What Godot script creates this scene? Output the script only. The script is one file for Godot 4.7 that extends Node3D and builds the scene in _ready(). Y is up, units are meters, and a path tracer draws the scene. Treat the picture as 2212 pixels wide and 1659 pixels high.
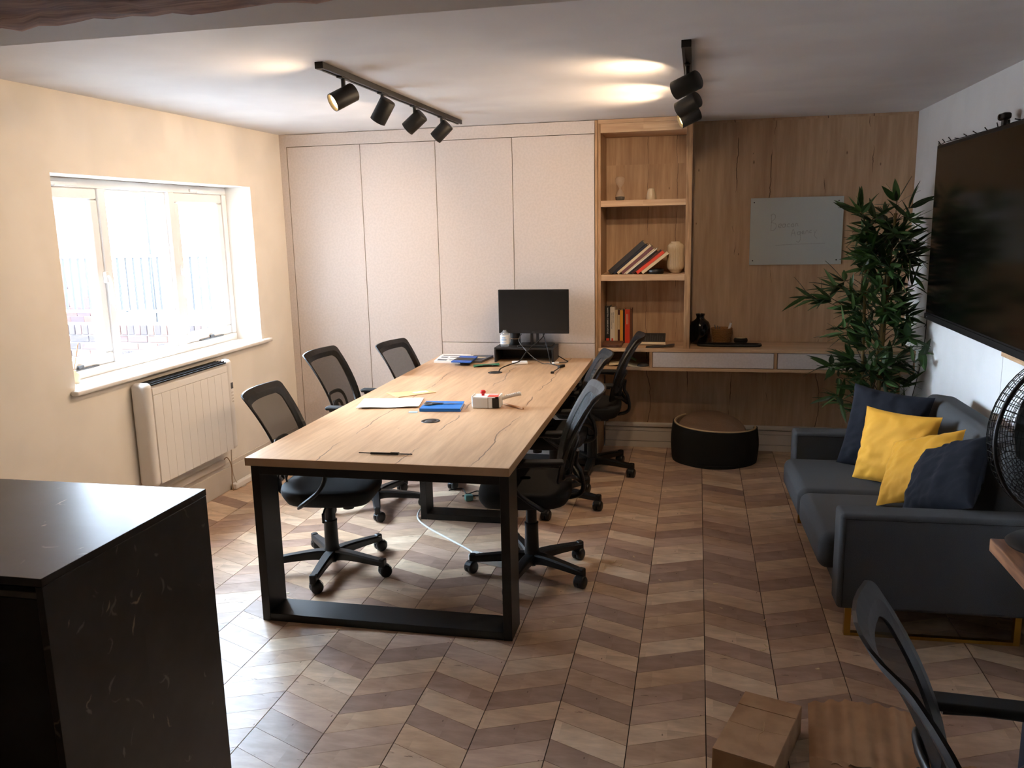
extends Node3D

# ---------------------------------------------------------------- state
var M := {}
var taken := {}
var X := Transform3D()
var rng := RandomNumberGenerator.new()
const XL := -1.3327      # left wall
const XR := 3.165        # right wall
const HC := 2.3985       # ceiling
const ZP := -0.40        # oak panelled back wall

func _ready():
	rng.seed = 7
	# ---------- camera
	var cam := Camera3D.new()
	cam.name = "camera"
	cam.position = Vector3(1.7224, 1.7134, 5.9577)
	cam.rotation = Vector3(-0.1885, 0.2183, -0.0223)
	cam.fov = 49.14
	cam.near = 0.05
	add_child(cam)
	cam.current = true
	# ---------- sky and exposure
	var sky_m := ProceduralSkyMaterial.new()
	sky_m.sky_top_color = Color(0.80, 0.90, 1.0)
	sky_m.sky_horizon_color = Color(0.90, 0.95, 1.0)
	sky_m.ground_bottom_color = Color(0.35, 0.35, 0.36)
	sky_m.ground_horizon_color = Color(0.6, 0.62, 0.64)
	sky_m.sky_energy_multiplier = 1.0
	sky_m.ground_energy_multiplier = 0.4
	var sky := Sky.new()
	sky.sky_material = sky_m
	var env := Environment.new()
	env.background_mode = Environment.BG_SKY
	env.sky = sky
	env.background_energy_multiplier = SKY
	env.tonemap_mode = Environment.TONE_MAPPER_LINEAR
	env.tonemap_exposure = EXPOSURE
	env.sdfgi_enabled = true
	env.ssao_enabled = true
	env.ssil_enabled = true
	var we := WorldEnvironment.new()
	we.name = "environment"
	we.environment = env
	add_child(we)
	materials()
	structure()
	floor_planks()
	window_and_yard()
	joinery()
	track_lights()
	table()
	chairs()
	sofa()
	left_side()
	right_side()
	shelf_things()
	table_things()
	plant()
	foreground()
	small_things()

const SKY := 47.0
const EXPOSURE := 1.9
const LAMP_WALL := 0.27
const LAMP_ROOM := 0.46
const WARM := Color(1.0, 0.87, 0.72)

# ---------------------------------------------------------------- helpers
func ST() -> SurfaceTool:
	var s := SurfaceTool.new()
	s.begin(Mesh.PRIMITIVE_TRIANGLES)
	return s

func tri(st: SurfaceTool, a: Vector3, b: Vector3, c: Vector3, na: Vector3, nb: Vector3, nc: Vector3, ua := Vector2.ZERO, ub := Vector2.ZERO, uc := Vector2.ZERO):
	if (c - a).cross(b - a).dot(na + nb + nc) < 0.0:
		var t := b; b = c; c = t
		t = nb; nb = nc; nc = t
		var u := ub; ub = uc; uc = u
	st.set_normal((X.basis * na).normalized()); st.set_uv(ua); st.add_vertex(X * a)
	st.set_normal((X.basis * nb).normalized()); st.set_uv(ub); st.add_vertex(X * b)
	st.set_normal((X.basis * nc).normalized()); st.set_uv(uc); st.add_vertex(X * c)

func quad(st: SurfaceTool, a: Vector3, b: Vector3, c: Vector3, d: Vector3, n: Vector3, u0 := Vector2(0, 0), u1 := Vector2(1, 1)):
	tri(st, a, b, c, n, n, n, u0, Vector2(u1.x, u0.y), u1)
	tri(st, a, c, d, n, n, n, u0, u1, Vector2(u0.x, u1.y))

func rb(st: SurfaceTool, c: Vector3, size: Vector3, r := 0.0, seg := 1, turn := Basis()):
	var keep := X
	X = X * Transform3D(turn, c)
	var h := size * 0.5
	r = minf(r, minf(h.x, minf(h.y, h.z)) * 0.98)
	for ax in 3:
		var iu := (ax + 1) % 3
		var iv := (ax + 2) % 3
		var cu := marks(h[iu], r, seg)
		var cv := marks(h[iv], r, seg)
		for s in [-1.0, 1.0]:
			var ps := []
			var ns := []
			for a in cu:
				for b in cv:
					var q := Vector3.ZERO
					q[ax] = h[ax] * s; q[iu] = a; q[iv] = b
					var n := Vector3.ZERO
					n[ax] = s
					if r > 0.0:
						var inner := Vector3(clampf(q.x, -h.x + r, h.x - r), clampf(q.y, -h.y + r, h.y - r), clampf(q.z, -h.z + r, h.z - r))
						n = (q - inner).normalized()
						q = inner + n * r
					ps.append(q); ns.append(n)
			var m: int = cv.size()
			for i in cu.size() - 1:
				for j in m - 1:
					var k: int = i * m + j
					var e: Array = [k, k + m, k + m + 1, k + 1]
					tri(st, ps[e[0]], ps[e[1]], ps[e[2]], ns[e[0]], ns[e[1]], ns[e[2]])
					tri(st, ps[e[0]], ps[e[2]], ps[e[3]], ns[e[0]], ns[e[2]], ns[e[3]])
	X = keep

func marks(h: float, r: float, seg: int) -> Array:
	if r <= 0.0:
		return [-h, h]
	var o := []
	for i in seg:
		o.append(-h + r * (1.0 - cos(float(i) / seg * PI / 2)) if seg > 1 else -h)
	o.append(-h + r); o.append(h - r)
	for i in seg:
		o.append(h - r * (1.0 - cos(float(seg - 1 - i) / seg * PI / 2)) if seg > 1 else h)
	return o

func bx(st: SurfaceTool, a: Vector3, b: Vector3, r := 0.0, seg := 1):
	rb(st, (a + b) * 0.5, (b - a).abs(), r, seg)

func frame_of(d: Vector3) -> Basis:
	var y := d.normalized()
	var x := y.cross(Vector3(0, 0, 1) if absf(y.z) < 0.9 else Vector3(1, 0, 0)).normalized()
	return Basis(x, y, x.cross(y).normalized())

# profile of (radius, height) turned about y
func lathe(st: SurfaceTool, prof: Array, n := 24, at := Vector3.ZERO, turn := Basis(), sharp := false):
	var keep := X
	X = X * Transform3D(turn, at)
	for i in prof.size() - 1:
		var p: Vector2 = prof[i]
		var q: Vector2 = prof[i + 1]
		var d0 := (q - p).normalized()
		var na := d0
		var nb := d0
		if not sharp:
			if i > 0 and (p - Vector2(prof[i - 1])).normalized().dot(d0) > 0.5: na = ((p - Vector2(prof[i - 1])).normalized() + d0).normalized()
			if i < prof.size() - 2 and (Vector2(prof[i + 2]) - q).normalized().dot(d0) > 0.5: nb = ((Vector2(prof[i + 2]) - q).normalized() + d0).normalized()
		for k in n:
			var a0 := TAU * k / n
			var a1 := TAU * (k + 1) / n
			var e0 := Vector3(cos(a0), 0, sin(a0))
			var e1 := Vector3(cos(a1), 0, sin(a1))
			var up := Vector3.UP
			var A := e0 * p.x + up * p.y
			var B := e1 * p.x + up * p.y
			var C := e1 * q.x + up * q.y
			var D := e0 * q.x + up * q.y
			var nA := e0 * na.y - up * na.x
			var nB := e1 * na.y - up * na.x
			var nC := e1 * nb.y - up * nb.x
			var nD := e0 * nb.y - up * nb.x
			var u0 := float(k) / n
			var u1 := float(k + 1) / n
			var v0 := float(i) / (prof.size() - 1)
			var v1 := float(i + 1) / (prof.size() - 1)
			if p.x > 1e-6: tri(st, A, B, C, nA, nB, nC, Vector2(u0, v0), Vector2(u1, v0), Vector2(u1, v1))
			if q.x > 1e-6: tri(st, A, C, D, nA, nC, nD, Vector2(u0, v0), Vector2(u1, v1), Vector2(u0, v1))
	X = keep

func cyl(st: SurfaceTool, a: Vector3, b: Vector3, r0: float, r1 := -1.0, n := 16):
	if r1 < 0.0: r1 = r0
	var L := a.distance_to(b)
	lathe(st, [Vector2(0, 0), Vector2(r0, 0), Vector2(r1, L), Vector2(0, L)], n, a, frame_of(b - a))

func spline(pts: Array, per := 6) -> Array:
	var o := []
	for i in pts.size() - 1:
		var p0: Vector3 = pts[max(i - 1, 0)]
		var p1: Vector3 = pts[i]
		var p2: Vector3 = pts[i + 1]
		var p3: Vector3 = pts[min(i + 2, pts.size() - 1)]
		for k in per:
			o.append(p1.cubic_interpolate(p2, p0, p3, float(k) / per))
	o.append(pts[pts.size() - 1])
	return o

# sweep an ellipse (rx across, ry along "up") along points
func tube(st: SurfaceTool, pts: Array, rx: float, ry := -1.0, n := 8, up := Vector3.ZERO):
	if ry < 0.0: ry = rx
	var rings := []
	var x := Vector3.ZERO
	for i in pts.size():
		var d: Vector3 = (Vector3(pts[min(i + 1, pts.size() - 1)]) - Vector3(pts[max(i - 1, 0)])).normalized()
		if up != Vector3.ZERO: x = d.cross(up).normalized()
		elif i == 0: x = frame_of(d).x
		else: x = (x - d * x.dot(d)).normalized()
		var y := x.cross(d).normalized()
		var ring := []
		for k in n:
			var a := TAU * k / n
			ring.append([Vector3(pts[i]) + x * cos(a) * rx + y * sin(a) * ry, (x * cos(a) * ry + y * sin(a) * rx).normalized()])
		rings.append(ring)
	for i in rings.size() - 1:
		for k in n:
			var A: Array = rings[i][k]
			var B: Array = rings[i][(k + 1) % n]
			var C: Array = rings[i + 1][(k + 1) % n]
			var D: Array = rings[i + 1][k]
			tri(st, A[0], B[0], C[0], A[1], B[1], C[1])
			tri(st, A[0], C[0], D[0], A[1], C[1], D[1])
	for e in [0, rings.size() - 1]:
		var nn: Vector3 = (Vector3(pts[1]) - Vector3(pts[0])).normalized() * -1.0 if e == 0 else (Vector3(pts[e]) - Vector3(pts[e - 1])).normalized()
		for k in range(1, n - 1):
			tri(st, rings[e][0][0], rings[e][k][0], rings[e][k + 1][0], nn, nn, nn)

# surface f(u, v) with both sides and a rim when thick > 0
func sheet(st: SurfaceTool, f: Callable, nu: int, nv: int, thick := 0.0):
	var P := []
	var N := []
	for i in nu + 1:
		for j in nv + 1:
			P.append(f.call(float(i) / nu, float(j) / nv))
	var m := nv + 1
	for i in nu + 1:
		for j in m:
			var du: Vector3 = P[min(i + 1, nu) * m + j] - P[max(i - 1, 0) * m + j]
			var dv: Vector3 = P[i * m + min(j + 1, nv)] - P[i * m + max(j - 1, 0)]
			var n := du.cross(dv)
			N.append(n.normalized() if n.length() > 1e-12 else Vector3.UP)
	for side in ([1.0, -1.0] if thick > 0.0 else [1.0]):
		for i in nu:
			for j in nv:
				var e: Array = [i * m + j, (i + 1) * m + j, (i + 1) * m + j + 1, i * m + j + 1]
				var q := []
				for k in e: q.append(P[k] + N[k] * side * thick * 0.5)
				var uv := [Vector2(float(i) / nu, float(j) / nv), Vector2(float(i + 1) / nu, float(j) / nv), Vector2(float(i + 1) / nu, float(j + 1) / nv), Vector2(float(i) / nu, float(j + 1) / nv)]
				tri(st, q[0], q[1], q[2], N[e[0]] * side, N[e[1]] * side, N[e[2]] * side, uv[0], uv[1], uv[2])
				tri(st, q[0], q[2], q[3], N[e[0]] * side, N[e[2]] * side, N[e[3]] * side, uv[0], uv[2], uv[3])
	if thick > 0.0:
		var rim := []
		for i in nu: rim.append([i * m, (i + 1) * m, i * m + 1])
		for i in nu: rim.append([i * m + nv, (i + 1) * m + nv, i * m + nv - 1])
		for j in nv: rim.append([j, j + 1, m + j])
		for j in nv: rim.append([nu * m + j, nu * m + j + 1, (nu - 1) * m + j])
		for r in rim:
			var a: int = r[0]
			var b: int = r[1]
			var out: Vector3 = (P[a] - P[r[2]]).normalized()
			var h := thick * 0.5
			quad(st, P[a] - N[a] * h, P[b] - N[b] * h, P[b] + N[b] * h, P[a] + N[a] * h, out)

# polygon in the xy plane pushed along z from 0 to depth
func prism(st: SurfaceTool, poly: PackedVector2Array, depth: float):
	var idx := Geometry2D.triangulate_polygon(poly)
	for i in range(0, idx.size(), 3):
		var a := poly[idx[i]]
		var b := poly[idx[i + 1]]
		var c := poly[idx[i + 2]]
		tri(st, Vector3(a.x, a.y, depth), Vector3(b.x, b.y, depth), Vector3(c.x, c.y, depth), Vector3.BACK, Vector3.BACK, Vector3.BACK)
		tri(st, Vector3(a.x, a.y, 0), Vector3(b.x, b.y, 0), Vector3(c.x, c.y, 0), Vector3.FORWARD, Vector3.FORWARD, Vector3.FORWARD)
	var cw := -1.0 if Geometry2D.is_polygon_clockwise(poly) else 1.0
	for i in poly.size():
		var a := poly[i]
		var b := poly[(i + 1) % poly.size()]
		var d := b - a
		if d.length() < 1e-7: continue
		quad(st, Vector3(a.x, a.y, 0), Vector3(b.x, b.y, 0), Vector3(b.x, b.y, depth), Vector3(a.x, a.y, depth), Vector3(d.y, -d.x, 0).normalized() * cw)

func numbered(called: String) -> String:
	var n: int = taken.get(called, 0)
	taken[called] = n + 1
	return called if n == 0 else "%s_%03d" % [called, n]

func mesh_of(st: SurfaceTool, m: Material) -> ArrayMesh:
	var me := st.commit()
	me.surface_set_material(0, m)
	return me

func part(called: String, st: SurfaceTool, m: Material, parent: Node3D) -> MeshInstance3D:
	var o := MeshInstance3D.new()
	o.name = called
	o.mesh = mesh_of(st, m)
	parent.add_child(o, true)
	return o

func thing(called: String, label: String, category: String, at := Vector3.ZERO, turn := 0.0, group := "") -> Node3D:
	var o := Node3D.new()
	o.name = numbered(called)
	add_child(o)
	o.position = at
	o.rotation.y = turn
	o.set_meta("label", label)
	o.set_meta("category", category)
	if group != "": o.set_meta("group", group)
	return o

# a thing that is one mesh
func solo(called: String, st: SurfaceTool, m: Material, label: String, category: String, at := Vector3.ZERO, turn := 0.0, group := "") -> MeshInstance3D:
	var o := MeshInstance3D.new()
	o.name = numbered(called)
	o.mesh = mesh_of(st, m)
	add_child(o)
	o.position = at
	o.rotation.y = turn
	o.set_meta("label", label)
	o.set_meta("category", category)
	if group != "": o.set_meta("group", group)
	return o

func struct(called: String, st: SurfaceTool, m: Material) -> MeshInstance3D:
	var o := part(called, st, m, self)
	o.set_meta("kind", "structure")
	return o

func text_part(called: String, words: String, size: float, m: Material, parent: Node3D, xf: Transform3D, font := "Droid Sans"):
	var t := TextMesh.new()
	var fo := SystemFont.new()
	fo.font_names = PackedStringArray([font])
	t.font = fo
	t.text = words
	t.font_size = 32
	t.pixel_size = size / 32.0
	t.depth = 0.0006
	t.curve_step = 4.0
	t.material = m
	var o := MeshInstance3D.new()
	o.name = called
	o.mesh = t
	parent.add_child(o, true)
	o.transform = xf
	return o

# ---------------------------------------------------------------- materials
func mat(called: String, c: Color, rough := 0.6, metal := 0.0, spec := 0.5) -> StandardMaterial3D:
	var m := StandardMaterial3D.new()
	m.resource_name = called
	m.albedo_color = c
	m.roughness = rough
	m.metallic = metal
	m.metallic_specular = spec
	M[called] = m
	return m

func noise(freq: float, seed_: int, oct := 4) -> FastNoiseLite:
	var n := FastNoiseLite.new()
	n.seed = seed_
	n.frequency = freq
	n.fractal_octaves = oct
	n.noise_type = FastNoiseLite.TYPE_SIMPLEX_SMOOTH
	return n

# oak decor: grain along v; cracks are columns (0..1) where dark splits wander
func wood_image(w: int, h: int, seed_: int, dark: Color, light: Color, cracks: Array, stretch := 10) -> Image:
	var fine := noise(0.05, seed_, 4).get_image(w, int(h / float(stretch)))
	fine.resize(w, h, Image.INTERPOLATE_CUBIC)
	var broad := noise(0.012, seed_ + 1, 3).get_image(w, int(h / float(stretch * 0.6)))
	broad.resize(w, h, Image.INTERPOLATE_CUBIC)
	var pores := noise(0.22, seed_ + 2, 2).get_image(w, int(h / float(stretch)))
	pores.resize(w, h, Image.INTERPOLATE_CUBIC)
	var A := fine.get_data()
	var B := broad.get_data()
	var C := pores.get_data()
	var out := PackedByteArray()
	out.resize(w * h * 3)
	for i in w * h:
		var t := 0.42 * A[i] / 255.0 + 0.45 * B[i] / 255.0 + 0.13 * C[i] / 255.0
		t = clampf((t - 0.5) * 1.5 + 0.55, 0.0, 1.0)
		out[i * 3] = int(255.0 * lerpf(dark.r, light.r, t))
		out[i * 3 + 1] = int(255.0 * lerpf(dark.g, light.g, t))
		out[i * 3 + 2] = int(255.0 * lerpf(dark.b, light.b, t))
	var im := Image.create_from_data(w, h, false, Image.FORMAT_RGB8, out)
	var wob := noise(0.0035, seed_ + 5, 5)
	var brk := noise(0.004, seed_ + 9, 4)
	for c in cracks:
		for y in h:
			var on: float = brk.get_noise_2d(c[0] * 900.0, y) + c[1]
			if on <= 0.0: continue
			var x: float = c[0] * w + wob.get_noise_2d(c[0] * 500.0, y) * w * 0.035
			var wd := clampf(on * 5.0, 0.0, 1.0) * w * 0.0022
			for dx in range(-4, 5):
				var cover := clampf(wd + 0.5 - absf(dx), 0.0, 1.0) * 0.7
				if cover > 0.0:
					var px := posmod(int(x) + dx, w)
					im.set_pixel(px, y, im.get_pixel(px, y).lerp(Color(0.24, 0.16, 0.10), cover))
	# a few knots
	var r := RandomNumberGenerator.new()
	r.seed = seed_
	for k in int(w / 90.0):
		var cx := r.randi_range(8, w - 9)
		var cy := r.randi_range(16, h - 17)
		var rad := r.randf_range(1.5, 4.0)
		for dy in range(-12, 13):
			for dx in range(-6, 7):
				var dd := sqrt(dx * dx + dy * dy * 0.3) / rad
				if dd < 1.0:
					im.set_pixel(cx + dx, cy + dy, im.get_pixel(cx + dx, cy + dy).lerp(Color(0.27, 0.17, 0.10), 0.75 * (1.0 - dd)))
	return im

func tex(im: Image) -> ImageTexture:
	im.generate_mipmaps()
	return ImageTexture.create_from_image(im)

func noise_tex(freq: float, seed_: int, a: Color, b: Color, size := 256, oct := 4, lo := 0.3, hi := 0.7) -> NoiseTexture2D:
	var t := NoiseTexture2D.new()
	t.width = size
	t.height = size
	t.seamless = true
	t.noise = noise(freq, seed_, oct)
	var g := Gradient.new()
	g.set_color(0, a); g.set_color(1, b)
	g.set_offset(0, lo); g.set_offset(1, hi)
	t.color_ramp = g
	return t

func tri_tex(m: StandardMaterial3D, t: Texture2D, scale: Vector3, world := false):
	m.albedo_texture = t
	m.uv1_triplanar = true
	m.uv1_world_triplanar = world
	m.uv1_scale = scale

func materials():
	var oakd := Color(0.68, 0.535, 0.40)
	var oakl := Color(0.82, 0.685, 0.54)
	var cr := [[0.27, 0.16], [0.60, 0.05], [0.86, 0.12]]
	var oak := wood_image(640, 1280, 11, oakd, oakl, cr)
	var m := mat("oak_table", Color.WHITE, 0.34)
	m.albedo_texture = tex(oak)
	m = mat("oak_upright", Color.WHITE, 0.5)
	var up := wood_image(640, 1024, 31, oakd.lightened(0.08), oakl.lightened(0.06), [[0.13, 0.02], [0.36, 0.06], [0.62, 0.0], [0.83, 0.03]])
	tri_tex(m, tex(up), Vector3(0.82, 0.42, 0.82))
	m = mat("oak_shelf_back", Color.WHITE, 0.5)
	tri_tex(m, tex(wood_image(384, 768, 47, oakd.darkened(0.02), oakl, [[0.37, 0.3], [0.70, 0.16]])), Vector3(1.6, 0.62, 1.6))
	m.uv1_offset = Vector3(0.35, 0.2, 0)
	m = mat("oak_level", Color.WHITE, 0.45)
	var lv := wood_image(384, 768, 53, oakd.darkened(0.02), oakl, [])
	lv.rotate_90(CLOCKWISE)
	tri_tex(m, tex(lv), Vector3(0.6, 1.9, 1.9))
	m = mat("oak_edge", Color(0.70, 0.55, 0.40), 0.5)
	tri_tex(m, noise_tex(0.02, 5, Color(0.82, 0.80, 0.78), Color.WHITE, 256), Vector3(9, 0.6, 9))
	# floor: ten planks' tones over one grain
	var grain := wood_image(256, 512, 71, Color(0.80, 0.775, 0.75), Color(1, 1, 1), [[0.5, -0.22]], 14)
	grain.rotate_90(CLOCKWISE)
	var gt := tex(grain)
	var tones := [Color(0.90, 0.785, 0.67), Color(0.86, 0.735, 0.62), Color(0.825, 0.70, 0.59), Color(0.79, 0.655, 0.55), Color(0.76, 0.63, 0.54), Color(0.725, 0.60, 0.525), Color(0.85, 0.715, 0.59), Color(0.80, 0.675, 0.59), Color(0.69, 0.57, 0.50), Color(0.92, 0.815, 0.70)]
	for i in tones.size():
		m = mat("plank_%d" % i, tones[i], 0.36)
		m.albedo_texture = gt
		m.uv1_offset = Vector3(0.37 * i, 0.29 * i, 0)
		m.uv1_scale = Vector3(0.9, 0.42, 1)
	mat("floor_joint", Color(0.20, 0.14, 0.10), 0.9)
	# paint and plaster
	m = mat("wall_paint", Color.WHITE, 0.85)
	tri_tex(m, noise_tex(0.01, 3, Color(0.90, 0.875, 0.835), Color(0.92, 0.895, 0.855), 256), Vector3(0.7, 0.7, 0.7))
	m = mat("white_paint", Color.WHITE, 0.8)
	tri_tex(m, noise_tex(0.01, 4, Color(0.865, 0.865, 0.865), Color(0.885, 0.885, 0.885), 256), Vector3(0.7, 0.7, 0.7))
	m = mat("ceiling_paint", Color.WHITE, 0.75)
	tri_tex(m, noise_tex(0.008, 9, Color(0.84, 0.83, 0.825), Color(0.865, 0.855, 0.85), 256), Vector3(0.6, 0.6, 0.6))
	mat("beam_paint", Color(0.78, 0.75, 0.71), 0.7)
	m = mat("old_timber", Color.WHITE, 0.9)
	var ot := wood_image(256, 512, 91, Color(0.36, 0.23, 0.16), Color(0.70, 0.53, 0.42), [[0.3, 0.1], [0.7, 0.1]], 6)
	ot.rotate_90(CLOCKWISE)
	tri_tex(m, tex(ot), Vector3(1.1, 4.0, 4.0))
	mat("gloss_white", Color(0.90, 0.89, 0.87), 0.35)
	mat("upvc", Color(0.93, 0.93, 0.93), 0.3)
	mat("trim_white", Color(0.83, 0.80, 0.76), 0.5)
	m = mat("cabinet_front", Color.WHITE, 0.55)
	tri_tex(m, noise_tex(0.12, 6, Color(0.775, 0.735, 0.71), Color(0.80, 0.76, 0.735), 256), Vector3(1.6, 1.6, 1.6))
	mat("cabinet_gap", Color(0.30, 0.27, 0.25), 0.9)
	mat("heater_white", Color(0.91, 0.895, 0.875), 0.32)
	# dark things
	mat("black_metal", Color(0.022, 0.022, 0.025), 0.45)
	mat("black_plastic", Color(0.028, 0.028, 0.032), 0.45)
	mat("black_soft", Color(0.03, 0.03, 0.033), 0.75)
	mat("black_matt", Color(0.035, 0.035, 0.035), 0.9)
	mat("track_black", Color(0.075, 0.07, 0.065), 0.5)
	mat("glossy_black", Color(0.015, 0.015, 0.017), 0.12)
	mat("tv_screen", Color(0.02, 0.02, 0.02), 0.16)
	mat("monitor_screen", Color(0.035, 0.033, 0.032), 0.32)
	m = mat("seat_fabric", Color.WHITE, 0.85)
	tri_tex(m, noise_tex(0.2, 21, Color(0.03, 0.03, 0.033), Color(0.055, 0.055, 0.062), 256), Vector3(9, 9, 9))
	m = mat("chair_mesh", Color(0.05, 0.05, 0.055, 0.76), 0.8)
	m.transparency = BaseMaterial3D.TRANSPARENCY_ALPHA
	m.cull_mode = BaseMaterial3D.CULL_DISABLED
	# stone counter
	m = mat("counter_stone", Color.WHITE, 0.33)
	tri_tex(m, tex(stone_image()), Vector3(1.05, 1.05, 1.05))
	mat("counter_door", Color(0.03, 0.033, 0.04), 0.45)
	# sofa
	m = mat("sofa_cloth", Color.WHITE, 0.95)
	tri_tex(m, noise_tex(0.25, 22, Color(0.235, 0.24, 0.245), Color(0.335, 0.34, 0.35), 256, 3), Vector3(8, 8, 8))
	mat("gold_metal", Color(0.72, 0.55, 0.25), 0.28, 1.0)
	m = mat("yellow_velvet", Color(0.86, 0.62, 0.16), 0.8)
	m.rim_enabled = true; m.rim = 0.5; m.rim_tint = 0.7
	m = mat("navy_velvet", Color(0.016, 0.042, 0.105), 0.9)
	mat("dark_felt", Color(0.075, 0.085, 0.08), 0.95)
	m = mat("beige_plush", Color.WHITE, 1.0)
	tri_tex(m, noise_tex(0.15, 23, Color(0.52, 0.42, 0.34), Color(0.62, 0.51, 0.42), 256), Vector3(6, 6, 6))
	mat("cream_trim", Color(0.80, 0.70, 0.55), 0.9)
	# glass
	m = mat("pane_glass", Color(0.5, 0.55, 0.6, 0.02), 0.0)
	m.transparency = BaseMaterial3D.TRANSPARENCY_ALPHA
	m = mat("thin_glass", Color(0.92, 0.88, 0.82, 0.12), 0.02)
	m.transparency = BaseMaterial3D.TRANSPARENCY_ALPHA
	mat("board_glass", Color(0.80, 0.83, 0.82), 0.25)
	m = mat("faint_ink", Color(0.30, 0.31, 0.32, 0.2), 0.6)
	m.transparency = BaseMaterial3D.TRANSPARENCY_ALPHA
	# lamps
	m = mat("lamp_glow", Color(1, 0.9, 0.7), 0.5)
	m.emission_enabled = true
	m.emission = Color(1.0, 0.80, 0.50)
	m.emission_energy_multiplier = 16.0
	m = mat("lamp_off", Color(0.8, 0.8, 0.78), 0.3)
	# plants
	for i in 4:
		var g: Color = [Color(0.15, 0.26, 0.11), Color(0.20, 0.32, 0.14), Color(0.12, 0.20, 0.10), Color(0.27, 0.38, 0.20)][i]
		m = mat("leaf_%d" % i, g, 0.5)
		m.cull_mode = BaseMaterial3D.CULL_DISABLED
		m.backlight_enabled = true
		m.backlight = Color(0.12, 0.2, 0.06)
	mat("bamboo_cane", Color(0.42, 0.33, 0.13), 0.5)
	mat("twig", Color(0.20, 0.17, 0.07), 0.7)
	# card and paper
	m = mat("cardboard", Color.WHITE, 0.9)
	tri_tex(m, noise_tex(0.012, 24, Color(0.66, 0.50, 0.36), Color(0.72, 0.56, 0.41), 256), Vector3(2, 2, 2))
	mat("cardboard_light", Color(0.76, 0.60, 0.43), 0.9)
	mat("paper_white", Color(0.93, 0.93, 0.93), 0.8)
	mat("paper_manila", Color(0.80, 0.66, 0.47), 0.8)
	mat("paper_cream", Color(0.85, 0.77, 0.62), 0.8)
	var flat := {"book_black": Color(0.05, 0.05, 0.055), "book_navy": Color(0.07, 0.08, 0.14), "book_grey": Color(0.17, 0.16, 0.15), "book_cream": Color(0.80, 0.71, 0.56), "book_pink": Color(0.42, 0.24, 0.25), "book_maroon": Color(0.27, 0.09, 0.09), "book_white": Color(0.87, 0.83, 0.77), "book_yellow": Color(0.88, 0.62, 0.20), "book_orange": Color(0.82, 0.24, 0.12), "book_brown": Color(0.42, 0.25, 0.15), "blue_cover": Color(0.02, 0.40, 0.70), "mid_blue": Color(0.16, 0.36, 0.70), "green_paper": Color(0.15, 0.42, 0.30), "magazine_grey": Color(0.34, 0.36, 0.40), "red_plastic": Color(0.78, 0.05, 0.06), "red_strip": Color(0.85, 0.35, 0.28), "grey_plastic": Color(0.33, 0.33, 0.34), "desk_blue": Color(0.10, 0.13, 0.19), "white_plastic": Color(0.88, 0.88, 0.87), "beige_ceramic": Color(0.80, 0.72, 0.60), "stick_wood": Color(0.66, 0.47, 0.29), "walnut": Color(0.50, 0.33, 0.21), "teal_plug": Color(0.45, 0.66, 0.64), "string_tan": Color(0.55, 0.42, 0.28), "pale_blue": Color(0.62, 0.74, 0.86), "label_white": Color(0.86, 0.88, 0.90)}
	for k in flat: mat(k, flat[k], 0.55)
	M["beige_ceramic"].roughness = 0.25
	mat("steel", Color(0.6, 0.6, 0.62), 0.3, 1.0)
	mat("riser_black", Color(0.075, 0.07, 0.07), 0.5)
	mat("leaf_note", Color(0.55, 0.66, 0.45), 0.8)
	m = mat("bottle_clear", Color(0.85, 0.9, 0.95, 0.25), 0.05)
	m.transparency = BaseMaterial3D.TRANSPARENCY_ALPHA
	m = mat("basket_weave", Color.WHITE, 0.85)
	tri_tex(m, noise_tex(0.08, 25, Color(0.50, 0.33, 0.17), Color(0.70, 0.50, 0.30), 256), Vector3(12, 12, 12))
	# outside
	m = mat("walnut_top", Color.WHITE, 0.45)
	tri_tex(m, noise_tex(0.03, 27, Color(0.46, 0.30, 0.20), Color(0.60, 0.42, 0.29), 256), Vector3(4, 4, 0.5))
	mat("render_white", Color(0.90, 0.90, 0.90), 0.9)
	mat("brick_pale", Color(0.62, 0.58, 0.55), 0.9)
	mat("paving", Color(0.48, 0.47, 0.46), 0.9)
	mat("rail_dark", Color(0.05, 0.055, 0.065), 0.6)
	mat("mortar", Color(0.42, 0.40, 0.385), 0.95)
	for i in 3:
		m = mat("brick_%d" % i, [Color(0.24, 0.165, 0.15), Color(0.19, 0.155, 0.16), Color(0.29, 0.19, 0.155)][i], 0.9)
	for i in 3:
		m = mat("tile_%d" % i, [Color(0.34, 0.225, 0.20), Color(0.28, 0.22, 0.23), Color(0.38, 0.25, 0.21)][i], 0.85)

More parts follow.
